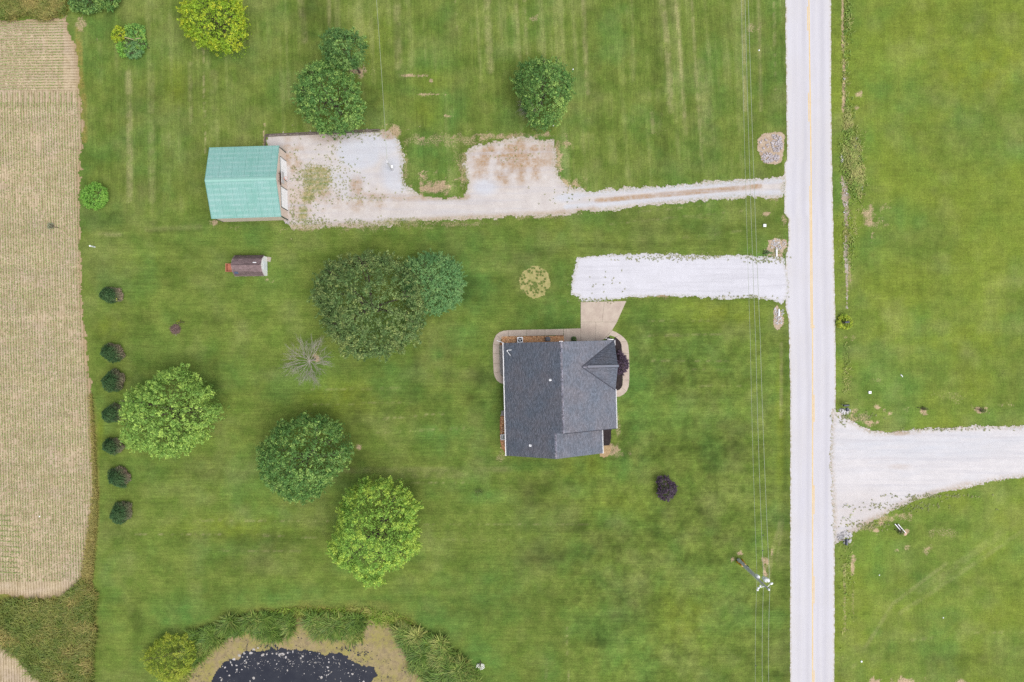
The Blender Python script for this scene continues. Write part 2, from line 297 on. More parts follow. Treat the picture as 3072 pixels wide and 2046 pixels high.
PATCH = [  # attr, cx, cy, rx, ry, strength; some dark ones paint tree and house shade
    ('lush', 1420, 850, 70, 90, .8), ('lush', 1390, 760, 130, 80, .5), ('lush', 1660, 960, 90, 70, .7), ('lush', 1900, 1180, 50, 150, .75), ('lush', 1330, 1300, 110, 30, .6), ('lush', 1330, 1310, 60, 60, .5),
    ('lush', 1300, 600, 60, 140, .8), ('lush', 1290, 460, 70, 60, .7), ('lush', 1340, 330, 50, 60, .9), ('lush', 1300, 180, 60, 60, .5), ('lush', 1600, 415, 60, 10, .9), ('lush', 1690, 480, 18, 80, .9), ('lush', 1870, 1390, 60, 40, .7),
    ('lush', 2000, 950, 120, 40, .6), ('lush', 2100, 1040, 80, 40, .4), ('lush', 700, 1120, 60, 40, .5), ('lush', 760, 700, 60, 50, .6), ('lush', 780, 830, 80, 60, .4), ('lush', 300, 70, 50, 60, .6), ('lush', 290, 180, 30, 50, .6),
    ('dark', 2531, 1206, 16, 13, .7), ('lush', 2570, 90, 22, 160, .7), ('lush', 2620, 230, 60, 70, .8), ('lush', 2610, 440, 30, 60, .8), ('lush', 2600, 760, 60, 60, .5), ('lush', 2620, 1130, 50, 60, .5), ('lush', 2620, 1680, 60, 80, .7), ('lush', 2290, 765, 26, 10, 1.0),
    ('lush', 1450, 1490, 60, 20, .6), ('lush', 1480, 1780, 90, 80, .5), ('lush', 2100, 1760, 70, 60, .4), ('lush', 1650, 2010, 30, 60, .6), ('lush', 420, 1420, 80, 40, .4), ('lush', 550, 1850, 90, 60, .7), ('lush', 850, 1800, 160, 40, .6),
    ('lush', 1250, 1860, 160, 70, .7), ('lush', 1440, 1990, 60, 90, .7), ('lush', 1600, 1560, 60, 30, .3), ('lush', 430, 150, 90, 40, .4), ('lush', 590, 700, 60, 40, .4), ('lush', 1390, 1000, 60, 50, .5), ('lush', 1160, 1110, 50, 25, .6), ('lush', 1310, 1060, 20, 20, .8),
    ('lush', 990, 1130, 70, 60, .35), ('lush', 1480, 1180, 40, 120, .5), ('lush', 1570, 1395, 90, 16, .6), ('lush', 460, 1060, 90, 60, .3),
    ('yell', 1010, 1190, 90, 50, .6), ('yell', 2120, 940, 130, 40, .7), ('yell', 2950, 200, 160, 90, .8), ('yell', 3020, 170, 60, 40, .9), ('yell', 2060, 1850, 90, 80, .5), ('yell', 1110, 110, 60, 60, .3), ('yell', 700, 1580, 160, 30, .5),
    ('yell', 2900, 1020, 160, 60, .5), ('yell', 2800, 900, 200, 120, .3), ('yell', 1820, 940, 50, 40, .3), ('yell', 530, 260, 30, 60, .5), ('yell', 1230, 630, 80, 50, .4), ('yell', 1850, 1510, 90, 40, .3), ('yell', 1760, 1400, 60, 40, .4), ('yell', 330, 985, 40, 30, .4),
    ('yell', 2340, 1250, 12, 200, .6), ('yell', 1700, 690, 50, 30, .3), ('yell', 2540, 440, 60, 30, .3), ('yell', 1000, 300, 60, 80, .3), ('yell', 300, 1300, 10, 60, .6), ('yell', 1290, 330, 40, 40, .6), ('yell', 1300, 240, 60, 30, .4),
    ('dark', 1100, 310, 40, 60, .7), ('dark', 1610, 1480, 60, 50, .7), ('dark', 1640, 1670, 90, 40, .8), ('dark', 1060, 1340, 50, 130, .5), ('dark', 800, 1640, 120, 50, .4), ('dark', 1250, 1480, 50, 60, .4), ('dark', 1800, 1915, 26, 26, .8), ('dark', 420, 560, 70, 30, .3),
    ('dark', 310, 660, 70, 26, .6), ('dark', 1440, 1130, 40, 30, .5), ('dark', 1430, 1210, 30, 30, .4), ('dark', 2120, 1340, 60, 40, .5), ('dark', 2200, 1310, 30, 40, .5), ('dark', 1040, 1300, 20, 30, .4), ('dark', 440, 1190, 30, 40, .3), ('dark', 640, 1130, 50, 60, .5), ('dark', 1800, 1180, 30, 20, .3),
    ('dark', 1400, 870, 36, 40, .5), ('dark', 1330, 735, 60, 10, .4), ('dark', 1500, 640, 200, 20, .2), ('dark', 1580, 775, 60, 30, .4), ('dark', 1620, 760, 50, 16, .5), ('dark', 1870, 740, 60, 14, .4), ('dark', 1990, 990, 160, 30, .4), ('dark', 1650, 1395, 110, 14, .5), ('dark', 1900, 1330, 40, 30, .3), ('dark', 1700, 1440, 80, 30, .3),
    ('dark', 950, 60, 50, 60, .6), ('dark', 410, 1860, 20, 60, .4), ('dark', 1930, 1060, 60, 30, .3), ('dark', 2090, 1330, 160, 60, .25), ('dark', 1960, 1760, 200, 120, .2), ('dark', 1800, 1600, 260, 60, .3), ('dark', 470, 300, 120, 50, .3), ('dark', 2000, 1120, 120, 60, .3), ('dark', 2323, 2020, 12, 10, .8), ('dark', 2980, 805, 8, 6, .9),
    ('bare', 1250, 227, 40, 4, .8), ('bare', 1275, 283, 46, 4, .8), ('bare', 1290, 242, 7, 6, .9), ('bare', 1345, 348, 18, 4, .7), ('bare', 1265, 416, 16, 4, .7), ('bare', 1360, 412, 8, 8, .8), ('bare', 1320, 420, 120, 22, .45), ('bare', 1370, 460, 30, 50, .35), ('bare', 1400, 420, 40, 18, .5), ('bare', 1310, 560, 44, 24, .95), ('bare', 1390, 500, 16, 60, .6), ('bare', 1525, 408, 120, 10, .7), ('bare', 1672, 470, 12, 60, .7), ('bare', 1700, 555, 40, 16, .7), ('bare', 1218, 520, 8, 50, .6), ('bare', 1185, 395, 20, 16, .8),
    ('bare', 1250, 590, 40, 12, .7), ('bare', 1080, 216, 22, 13, .95), ('bare', 292, 130, 5, 20, .5), ('bare', 245, 72, 12, 18, .6), ('bare', 955, 1077, 12, 9, .9), ('bare', 1078, 1342, 7, 5, .8), ('bare', 2720, 1597, 8, 8, 1.0), ('bare', 2218, 1660, 10, 6, 1.0), ('bare', 2200, 1678, 6, 6, .8), ('bare', 2295, 1707, 6, 24, .95), ('bare', 2300, 1690, 6, 14, .9), ('bare', 2316, 1655, 4, 9, .9),
    ('bare', 2600, 645, 22, 30, .7), ('bare', 2640, 670, 30, 18, .45), ('bare', 2655, 622, 16, 10, .5), ('bare', 2617, 705, 8, 12, .6), ('bare', 2565, 680, 8, 40, .4), ('bare', 2573, 285, 8, 8, .8), ('bare', 2573, 322, 6, 6, .7), ('bare', 2570, 460, 14, 40, .5), ('bare', 2580, 560, 12, 40, .4), ('bare', 2605, 1272, 20, 9, .9), ('bare', 2637, 1224, 10, 6, .9), ('bare', 2654, 1230, 7, 5, .9), ('bare', 2672, 1238, 9, 5, .8),
    ('bare', 2633, 1267, 5, 5, .9), ('bare', 2769, 1234, 9, 9, .9), ('bare', 2938, 1228, 18, 10, .9), ('bare', 2630, 1140, 12, 8, .5), ('bare', 2720, 1220, 12, 14, .4), ('bare', 2860, 1190, 60, 20, .35), ('bare', 3020, 1215, 24, 8, .45), ('bare', 2560, 1240, 12, 22, .6), ('bare', 2590, 1255, 20, 12, .5), ('bare', 2700, 1298, 24, 7, .8), ('bare', 2670, 1555, 60, 14, .6), ('bare', 2600, 1580, 34, 14, .6), ('bare', 2640, 1570, 12, 8, .8), ('bare', 2630, 1592, 11, 5, .9),
    ('bare', 2560, 1690, 6, 28, .8), ('bare', 2720, 1645, 7, 8, .8), ('bare', 2690, 1650, 7, 6, .6), ('bare', 2830, 1600, 50, 16, .4), ('bare', 2780, 1650, 12, 14, .6), ('bare', 2534, 1780, 5, 110, .5), ('bare', 2560, 1800, 4, 60, .4), ('bare', 2625, 2042, 14, 8, 1.0), ('bare', 2720, 2046, 34, 9, 1.0), ('bare', 2885, 2046, 20, 7, .7), ('bare', 2535, 1010, 12, 12, .5), ('bare', 2330, 745, 30, 30, .5),
    ('bare', 2322, 590, 14, 16, .6), ('bare', 2352, 660, 8, 14, .6), ('bare', 2300, 640, 10, 6, .8), ('bare', 2245, 72, 0.1, .1, 0), ('bare', 2265, 85, 24, 14, .5), ('bare', 800, 840, 10, 6, .9), ('bare', 640, 668, 14, 8, .8), ('bare', 792, 416, 5, 26, 1.0), ('bare', 1700, 430, 16, 10, .6), ('bare', 1706, 388, 0.1, .1, 0), ('bare', 2336, 950, 10, 20, .6), ('bare', 2560, 1010, 10, 14, .4), ('bare', 1855, 1300, 6, 60, .5), ('bare', 1850, 1360, 22, 16, .5), ('bare', 1505, 1370, 14, 20, .5),
    ('bare', 1830, 1345, 30, 20, .8), ('bare', 1600, 55, 14, 8, .5), ('bare', 1975, 380, 20, 40, .3), ('bare', 2090, 140, .1, .1, 0), ('bare', 1120, 683, 200, 12, .5), ('bare', 1340, 672, 150, 8, .5), ('bare', 1600, 652, 100, 6, .5), ('bare', 1950, 885, 110, 6, .8), ('bare', 930, 685, 60, 9, .6), ('bare', 980, 684, 60, 6, .5), ('bare', 2060, 772, 80, 8, .5)]
def lawn_attrs(X, Y):
    px = X*20+1536; py = 1023-Y*20
    tone = np.zeros(X.shape); A_ = {k: np.zeros(X.shape) for k in ('lush', 'yell', 'dark', 'bare')}
    rag = fbm(X, Y, 1.6, 4, 21)-.5; rag2 = fbm(X, Y, .75, 4, 23, .65)-.5
    for k, cx, cy, rx, ry, s in PATCH:
        q = 2.0*max(rx, ry)+30
        m = (abs(px-cx) < q) & (abs(py-cy) < q)
        if not m.any(): continue
        if k == 'bare':
            w = ell(px[m], py[m], cx, cy, rx, ry, .8)+rag2[m]*2.4
            w = np.where(ell(px[m], py[m], cx, cy, rx*1.5, ry*1.5, .5) > 0, np.clip(w, 0, 1), 0)*s
        else: w = ell(px[m], py[m], cx, cy, rx, ry, .85)*np.clip(1+rag[m]*2.2, .2, 1.6)*s
        A_[k][m] = np.maximum(A_[k][m], w)
    dry = np.zeros(X.shape)
    brk = sstep(.3, .62, fbm(X, Y, .9, 3, 33)); dot = sstep(.44, .62, fbm(X, Y, .55, 3, 34, .7))
    for pts, hw, s in DRY_STREAKS:
        p = np.array(pts, float); q = hw*2+6
        m = (px > p[:, 0].min()-q) & (px < p[:, 0].max()+q) & (py > p[:, 1].min()-q) & (py < p[:, 1].max()+q)
        w = sstep(hw*1.5+1.6, hw*.5, line_d(px[m], py[m], pts))*s*((.35+.65*brk[m]) if hw > 3 else 1.25*dot[m]*(.5+.5*brk[m]))
        dry[m] = np.maximum(dry[m], w)
    for pts, hw, s in DARK_STREAKS:
        p = np.array(pts, float); q = hw*2+6
        m = (px > p[:, 0].min()-q) & (px < p[:, 0].max()+q) & (py > p[:, 1].min()-q) & (py < p[:, 1].max()+q)
        w = sstep(hw*1.9+2, hw*.3, line_d(px[m], py[m], pts))*s*(.5+.5*brk[m])
        A_['dark'][m] = np.maximum(A_['dark'][m], w)
    # mower passes
    north = sstep(720, 560, py)*sstep(2440, 2380, px)*sstep(230, 260, px)
    south = sstep(560, 720, py)*sstep(2440, 2380, px)*sstep(230, 300, px)
    east = sstep(2400, 2460, px)
    u = (px-py*(.02+.06*np.clip((px-400)/1700, 0, 1)))/20.0
    v = (py+px*.012)/20.0
    bu = vnoise(u/.9, py/20/22, 5)*.6+vnoise(u/.35, py/20/16, 6)*.4-.5
    bv = vnoise(px/20/18, v/1.0, 7)*.6+vnoise(px/20/14, v/.4, 8)*.4-.5
    big = fbm(X, Y, 9, 3, 40)-.5; mid = fbm(X, Y, 2.4, 3, 41)-.5; sm = fbm(X, Y, .8, 3, 44)-.5
    tone = north*bu*.62+south*(bv*.55+.18*bu)+east*(bu*.42+bv*.42)+mid*.6+big*.42+sm*.6
    se = sstep(1650, 1800, px)*sstep(2360, 2300, px)*sstep(960, 1060, py)*.9+.35*sstep(900, 1200, px)*sstep(720, 820, py)*sstep(2360, 2300, px)
    tone += np.minimum(se, 1)*((fbm(X, Y, .8, 4, 77, .7)-.5)*1.7+(fbm(X, Y, 3, 3, 78)-.5)*.45)
    tone += .16*east-.04*south*(px > 1200)
    dry = np.maximum(dry, north*np.clip(bu*1.0+mid*.6+big*.6-.04, 0, .4))
    dry = np.maximum(dry, .35*np.clip(fbm(X, Y, 3.5, 4, 50)*2-1.0, 0, 1)*(1-A_['lush']))
    A_['lush'] = np.clip(np.maximum(A_['lush'], np.clip(fbm(X, Y, 5, 4, 55)*2.4-1.25, 0, .6)), 0, 1)
    A_['yell'] = np.clip(np.maximum(A_['yell'], east*np.clip(fbm(X, Y, 7, 3, 58)*2-.75, 0, .6)), 0, 1)
    # rough weedy corners and pond bank
    wcorner = np.maximum(np.clip(poly_sd(px, py, [(-700, 1790), (90, 1796), (190, 1790), (250, 1740), (290, 1790), (288, 1900), (275, 2046), (270, 2400), (-700, 2400)])/14+rag*3, 0, 1),
                         np.clip(poly_sd(px, py, [(-700, -300), (215, -300), (205, 40), (190, 55), (-700, 58)])/10+rag*3, 0, 1))
    wcorner = np.where((px < 330) & ((py > 1700) | (py < 100)), wcorner, 0)
    strip = sstep(26, 6, line_d(px, py, [(270, 1220), (285, 1500), (275, 1600), (262, 1720), (240, 1780), (120, 1800), (0, 1795)]))*(px < 300)
    warm = np.clip(wcorner*(fbm(X, Y, 2.2, 4, 60)*2.2-.62), 0, .8)
    warm = np.maximum(warm, np.clip(strip*(.9+rag*2), 0, 1)*.9)
    warm = np.maximum(warm, sstep(34, 8, line_d(px, py, [(-100, 1900), (20, 1945), (80, 1985), (130, 2040)]))*.8*(px < 170))
    warm = np.maximum(warm, .7*sstep(14, 5, line_d(px, py, [(236, 90), (240, 230), (250, 300), (252, 420)]))*(.4+brk))
    bank = np.where((py > 1800) & (px > 480) & (px < 1500), sstep(-95, -15, poly_sd(px, py, POND)), 0)
    warm = np.maximum(warm, bank*np.clip(fbm(X, Y, 1.8, 4, 66)*2.4-.8, 0, .75))
    ddirt = np.maximum(sstep(8, 3, line_d(px, py, [(2524, -400), (2530, 100), (2533, 200), (2531, 330)])), .5*sstep(11, 3, line_d(px, py, [(2532, 330), (2536, 470), (2540, 690), (2552, 860)])))
    A_['bare'] = np.maximum(A_['bare'], ddirt*np.clip(.75+rag*1.6, 0, 1))
    return {'tone': np.clip(tone-1.0*A_['dark'], -1, 1), 'dry': np.clip(dry, 0, 1), 'lush': A_['lush'], 'yell': A_['yell'], 'bare': np.clip(A_['bare'], 0, 1), 'warm': warm, 'alongy': np.clip(north+.5*east, 0, 1), 'alongx': np.clip(south+.5*east, 0, 1), 'rough': np.maximum(wcorner, bank)}
def lawn_mat():
    t = NT('mown_grass')
    c = t.mix(t.ramp(t.noise(.35, 4), .38, .62), A(108, 131, 55), A(126, 143, 66))
    c = t.mix(t.math('MULTIPLY', t.attr('lush'), .75), c, A(98, 140, 66))
    c = t.mix(t.math('MULTIPLY', t.attr('yell'), .7), c, A(142, 155, 52))
    c = t.mix(t.math('MULTIPLY', t.attr('dry'), t.ramp(t.noise(5, 3), .3, .6, .45, 1.0)), c, A(176, 172, 120))
    c = t.mix(t.math('MULTIPLY', t.attr('rough'), .7), c, A(118, 126, 58))
    c = t.mix(t.math('MULTIPLY', t.attr('warm'), t.ramp(t.noise(3, 4), .3, .7, .3, 1.0)), c, A(172, 152, 84))
    b = t.ramp(t.math('ADD', t.attr('bare'), t.ramp(t.noise(6, 4), .3, .7, -.3, .3)), .35, .75)
    c = t.mix(b, c, t.mix(t.noise(4, 3), A(176, 150, 120), A(222, 198, 164)))
    v = t.math('ADD', 1.0, t.math('MULTIPLY', t.attr('tone'), .46))
    v = t.math('MULTIPLY', v, t.ramp(t.noise(4.6, 4, .8), .3, .7, .68, 1.32))
    v = t.math('MULTIPLY', v, t.ramp(t.noise(1.5, 4, .65), .3, .7, .88, 1.12))
    v = t.math('MULTIPLY', v, t.ramp(t.noise(8.5, 3, .7), .33, .67, .82, 1.18))
    for at_, st in (('alongy', (3.2, .16, 1)), ('alongx', (.16, 3.2, 1)), ('alongy', (7, .5, 1)), ('alongx', (.5, 7, 1))):      # fine mower lines
        nv = t.math('MULTIPLY', t.math('SUBTRACT', t.ramp(t.noise(1, 3, .75, st), .3, .7), .5), t.math('MULTIPLY', t.attr(at_), .26))
        v = t.math('MULTIPLY', v, t.math('ADD', 1.0, nv))
    c = t.mix(t.math('MULTIPLY', t.ramp(t.noise(2.8, 4, .8), .56, .66), .35), c, A(88, 118, 46))                               # clover and weeds
    c = t.mix(t.math('MULTIPLY', t.ramp(t.noise(3.7, 4, .8), .58, .68), .35), c, A(160, 162, 98))                              # dry blades
    c = t.mul(c, v)
    t.bump(t.noise(9, 3), .06, .7)
    return t.fin(c, .95, .1)
_in = lambda a, b, s: np.arange(a, b+s/2, s)
_xs = np.concatenate([[-2500, -900, -350, -180, -130, -105], _in(-92, 92, .25), [105, 130, 180, 350, 900, 2500]])
_ys = np.concatenate([[-2500, -900, -350, -180, -110, -85], _in(-72, 64, .25), [80, 105, 180, 350, 900, 2500]])
lawn = kind(link('lawn', grid(_xs, _ys, terrain, 'lawn', lawn_mat(), lawn_attrs)), 'structure')

# ---- stubble field with seedling rows
def field_mat():
    t = NT('straw_stubble'); bands = t.ramp(t.noise(.5, 3, .6, (.15, 1.0, 1)), .35, .65, .93, 1.07)
    c = t.mix(t.ramp(t.noise(1.1, 4, .65), .35, .65), A(204, 184, 150), A(228, 208, 176))
    c = t.mix(t.ramp(t.noise(.25, 3), .45, .7, 0, .6), c, A(212, 191, 172, 1.05))
    c = t.mix(t.ramp(t.noise(2.2, 3, .6, (1.0, .12, 1)), .5, .75, 0, .6), c, A(172, 154, 114))
    c = t.mix(t.ramp(t.attr('edge'), 0, .9, .55, 0), c, A(178, 150, 108))
    sp = t.new('ShaderNodeSeparateXYZ'); t.t.links.new(t.pos.outputs['Position'], sp.inputs[0])
    wob = t.ramp(t.noise(.6, 3), .3, .7, -.12, .12)
    u = t.math('ADD', t.math('MULTIPLY_ADD', sp.outputs['X'], 20/8.1, t.math('MULTIPLY', sp.outputs['Y'], .52/8.1)), wob)
    uh = t.math('ADD', t.math('MULTIPLY', sp.outputs['Y'], 20/8.3), wob)
    row = lambda q: t.ramp(t.math('ABSOLUTE', t.math('SUBTRACT', t.math('FRACT', q), .5)), .08, .3, 1, 0)
    head = t.ramp(sp.outputs['Y'], 37.4, 37.7)
    rw = t.math('ADD', t.math('MULTIPLY', row(uh), head), t.math('MULTIPLY', row(u), t.math('SUBTRACT', 1.0, head)))
    c = t.mix(t.math('MULTIPLY', rw, t.ramp(t.noise(1.3, 4, .7), .35, .62, .15, .85)), c, A(150, 132, 96))     # bare soil along the drilled rows
    v = t.ramp(t.noise(6, 5, .85), .3, .7, .72, 1.26)
    t.bump(t.noise(9, 3), .05)
    return t.fin(t.mul(c, t.math('MULTIPLY', v, bands)), .95, .1)
MF = field_mat()
kind(sheet('crop_field', FIELD, .2, .008, MF, 14, 1.2, 5, 4), 'structure')
kind(sheet('crop_field', FIELD_SW, .25, .008, MF, 12, 1.4, 4, 5), 'structure')
def seedlings():
    P = []
    g = np.random.default_rng(8)
    def rows(x0, x1, y0, y1, step, horiz, dens, curve):
        for q in np.arange(x0 if not horiz else y0, x1 if not horiz else y1, step):
            L = np.arange(y0 if not horiz else x0, y1 if not horiz else x1, 2.6)
            L = L+g.uniform(-1, 1, len(L))
            side = np.full(len(L), q)+g.normal(0, .55, len(L))
            if horiz: px, py = L, side+curve(L)
            else: px, py = side+curve(L), L
            P.append(np.stack([px, py, np.full(len(L), dens)+0*L], 1))
    rows(-60, 262, 308, 1745, 8.1, False, .62, lambda y: (y-300)*.026)
    rows(-60, 238, 278, 322, 16.2, False, .95, lambda y: 0*y)
    rows(-60, 190, 68, 268, 8.3, True, .6, lambda x: -(x-60)*.02)
    rows(0, 60, 1545, 1725, 15.5, True, .95, lambda x: x*.06)
    P = np.concatenate(P)
    x = (P[:, 0]-1536)/20; y = (1023-P[:, 1])/20
    k = (poly_sd(P[:, 0], P[:, 1], FIELD) > 4)
    dn = fbm(x, y, 3.0, 4, 70); dn2 = fbm(x*3, y*.5, 2.0, 3, 71)
    gp = np.maximum.reduce([ell(P[:, 0], P[:, 1], cx, cy, rx, ry, .6) for cx, cy, rx, ry in ((15, 880, 40, 90), (8, 1130, 22, 100), (85, 1390, 60, 40), (15, 120, 70, 40), (180, 560, 60, 60), (120, 1230, 40, 90), (60, 700, 60, 60))])
    k &= (g.random(len(x)) < P[:, 2]*np.clip((dn*1.3+dn2*.9-.62)*3.2+gp*1.2, .05, 1.4))
    x, y = x[k], y[k]; n = len(x)
    C = np.repeat(np.stack([x, y, np.full(n, .09)], 1), 3, 0)+g.normal(0, .03, (3*n, 3))
    return leaf_quads(g, C, np.tile([0, 0, 1.0], (3*n, 1)), g.uniform(.09, .21, 3*n), .5, .5)
def leaf_quads(g, C, N, L, aspect=.55, jit=.6, along=None):
    n = len(C)
    N = N+g.normal(0, jit, (n, 3)); N /= np.linalg.norm(N, axis=1, keepdims=True)+1e-9
    t = (along if along is not None else g.normal(0, 1, (n, 3))); t = t-N*np.sum(t*N, 1, keepdims=True)
    t /= np.linalg.norm(t, axis=1, keepdims=True)+1e-9
    b = np.cross(N, t); L = np.asarray(L)[:, None]
    V = np.stack([C-t*L*.5, C+b*L*aspect*.5-t*L*.05, C+t*L*.5-N*L*.12, C-b*L*aspect*.5-t*L*.05], 1).reshape(-1, 3)
    return V, np.arange(4*n).reshape(-1, 4)
_V, _Q = seedlings()
_n4 = len(_V)
o = link('crop_seedlings', quads_mesh('crop_seedlings', _V, _Q, leafmat('seedling_leaf', A(126, 140, 80), A(140, 148, 92), A(112, 144, 70), .25, .15, 2.0), {'young': np.repeat(RNG.random(_n4//4) < .3, 4)}))
kind(o, 'stuff', 'young green crop seedlings in rows on the straw coloured field')

# ---- gravel
YARD = [(797, 402), (1000, 395), (1140, 390), (1172, 392), (1188, 410), (1200, 440), (1211, 475), (1210, 530), (1216, 556), (1240, 576), (1275, 586), (1330, 592), (1392, 592), (1402, 560), (1400, 520), (1392, 484),
        (1402, 452), (1440, 434), (1530, 416), (1600, 416), (1660, 425), (1667, 460), (1666, 500), (1680, 535), (1712, 564), (1765, 572), (1900, 563), (2100, 548), (2240, 538), (2335, 531), (2352, 528), (2352, 592),
        (2330, 594), (2240, 592), (2100, 602), (1900, 622), (1780, 636), (1700, 647), (1600, 650), (1450, 654), (1300, 662), (1180, 672), (1060, 680), (960, 684), (878, 686), (862, 668), (846, 660), (842, 455), (797, 450)]
def yard_attrs(x, y):
    px = x*20+1536; py = 1023-y*20; rg = fbm(x, y, 1.1, 4, 80)-.5
    fresh = np.maximum.reduce([ell(px, py, 1078, 452, 66, 58, .25), .9*ell(px, py, 1190, 520, 46, 60, .4), .8*ell(px, py, 1150, 430, 60, 40, .5), ell(px, py, 1456, 560, 34, 24, .5), .8*ell(px, py, 1700, 594, 40, 12, .6), .5*ell(px, py, 1050, 540, 60, 60, .6)])
    ruts = np.maximum(sstep(12, 4, line_d(px, py, [(1690, 588), (1900, 573), (2100, 558), (2350, 540)])), sstep(13, 4, line_d(px, py, [(1700, 622), (1900, 604), (2100, 588), (2350, 578)])))
    fresh = np.maximum(fresh, .85*ruts)
    mid = sstep(10, 4, line_d(px, py, [(1790, 602), (1900, 592), (2020, 582), (2200, 566), (2280, 558)]))*.95
    brown = np.maximum.reduce([mid, ell(px, py, 1165, 400, 26, 18, .4), .8*ell(px, py, 1070, 560, 20, 30, .6), 1.0*ell(px, py, 1530, 480, 120, 66, .6)*(.7+rg*2.4), .6*ell(px, py, 1000, 600, 160, 30, .8)*(.6+rg*3), .6*ell(px, py, 880, 470, 30, 60, .7)*(.6+rg*3), .55*ell(px, py, 1640, 450, 30, 60, .6), .6*sstep(16, 4, line_d(px, py, [(1060, 585), (1200, 594), (1400, 590)])),
                               .9*ell(px, py, 1310, 570, 50, 22, .5), .5*ell(px, py, 900, 600, 40, 90, .6), .55*sstep(22, 6, line_d(px, py, [(880, 682), (1150, 678), (1350, 662), (1650, 648), (1780, 632)])), .4*ell(px, py, 1000, 410, 80, 20, .6)])
    weed = np.maximum.reduce([ell(px, py, 945, 535, 52, 44, .6), ell(px, py, 925, 590, 22, 18, .6)*1.1, ell(px, py, 910, 640, 14, 26, .6), .9*ell(px, py, 1210, 663, 90, 10, .6), .5*ell(px, py, 920, 675, 60, 14, .6), .35*ell(px, py, 1090, 600, 100, 14, .6), .5*ell(px, py, 985, 500, 14, 40, .6)])
    return {'fresh': np.clip(fresh+rg*.5*(fresh > .05), 0, 1), 'brown': np.clip(brown*(1+rg*1.8), 0, 1), 'weed': np.clip(weed+rg*.9*(weed > .03), 0, 1)}
def gravel_mat(name, base, base2, full=True, edge_w=.7, dirt=A(196, 172, 140)):
    t = NT(name)
    c = t.mix(t.ramp(t.noise(.7, 5, .7), .35, .65), base, base2)
    if full:
        c = t.mix(t.math('MULTIPLY', t.attr('fresh'), .9), c, A(222, 225, 234))
        c = t.mix(t.math('MULTIPLY', t.attr('brown'), t.ramp(t.noise(2.5, 4), .3, .6, .5, 1)), c, A(192, 160, 126))
        wd = t.ramp(t.math('ADD', t.attr('weed'), t.ramp(t.noise(3.5, 5, .8), .3, .7, -.75, .6)), .4, .75)
        c = t.mix(wd, c, t.mix(t.ramp(t.noise(1.8, 4), .35, .6), A(124, 144, 70), A(196, 180, 134)))
    c = t.mix(t.ramp(t.noise(1, 4, .65, (.07, 1.5, 1)), .48, .7, 0, .55), c, A(208, 206, 214))      # wheel polished streaks along the drive
    e = t.math('MULTIPLY', t.ramp(t.attr('edge'), 0, edge_w, 1, 0), t.ramp(t.noise(2.6, 4, .7), .4, .6))
    c = t.mix(t.math('MULTIPLY', e, .8), c, dirt)
    e2 = t.math('MULTIPLY', t.ramp(t.attr('edge'), -.05, edge_w*.7, 1, 0), t.ramp(t.noise(3.4, 4, .75), .5, .62))
    c = t.mix(e2, c, A(134, 146, 84))
    c = t.mix(t.ramp(t.noise(3.1, 5, .75), .66, .74, 0, .55), c, A(160, 148, 124))
    v = t.math('MULTIPLY', t.ramp(t.noise(8, 4, .8), .25, .75, .86, 1.14), t.ramp(t.noise(.22, 2), .3, .7, .97, 1.03))
    t.bump(t.noise(14, 3), .03)
    return t.fin(t.mul(c, v), .92, .15)
kind(sheet('gravel_yard', YARD, .14, .034, gravel_mat('mixed_gravel', A(220, 211, 207), A(232, 225, 221), True, 1.0, A(206, 190, 170)), 15, 1.1, 6, 12, attrs=yard_attrs), 'structure')
WDRIVE = [(1732, 772), (1760, 768), (1810, 765), (1900, 760), (2000, 762), (2110, 768), (2200, 766), (2290, 768), (2330, 770), (2350, 775), (2362, 820), (2366, 860), (2360, 895), (2345, 915), (2318, 900), (2240, 894), (2165, 897), (2080, 891),
          (2020, 887), (1900, 890), (1860, 898), (1770, 904), (1745, 902), (1738, 888), (1716, 884), (1713, 860), (1718, 832), (1727, 800)]
kind(sheet('gravel_driveway', WDRIVE, .1, .036, gravel_mat('white_gravel', A(231, 230, 238), A(237, 236, 245), False, .6, A(214, 206, 196)), 10, .8, 6, 14), 'structure')
EDRIVE = [(2497, 1228), (2507, 1232), (2522, 1236), (2548, 1258), (2580, 1276), (2612, 1292), (2660, 1295), (2720, 1292), (2790, 1283), (2870, 1281), (2960, 1276), (3072, 1277), (3500, 1290), (4200, 1330), (4200, 1490), (3500, 1440), (3072, 1431),
          (3000, 1440), (2900, 1462), (2800, 1484), (2720, 1512), (2660, 1540), (2600, 1572), (2556, 1600), (2520, 1625), (2502, 1632), (2496, 1500), (2489, 1400), (2491, 1300)]
def ed_attrs(x, y):
    px = x*20+1536; py = 1023-y*20; rg = fbm(x*.35, y*2.2, 1.2, 4, 90)-.5
    return {'fresh': np.clip(.55*ell(px, py, 2800, 1340, 330, 36, .7)+rg*.9, 0, 1), 'brown': np.clip(.2*ell(px, py, 2580, 1540, 90, 60, .8)+.7*ell(px, py, 2700, 1298, 26, 8, .5)+.25*ell(px, py, 2700, 1400, 30, 8, .6)+.35*sstep(26, 6, line_d(px, py, [(2560, 1596), (2720, 1508), (2900, 1458)]))*(.6+rg*2), 0, 1), 'weed': .0*px}
kind(sheet('gravel_track', EDRIVE, .14, .038, gravel_mat('pale_gravel', A(232, 228, 230), A(240, 236, 238), True, .9), 9, .8, 6, 16, attrs=ed_attrs), 'structure')
kind(sheet('ditch_gravel', [(2536, 705), (2543, 715), (2546, 760), (2547, 800), (2545, 850), (2543, 925), (2540, 925), (2540, 850), (2535, 800), (2533, 760)], .12, .02, gravel_mat('ditch_stone', A(214, 206, 200), A(196, 186, 172), False), 5, .5, 4, 18), 'structure')
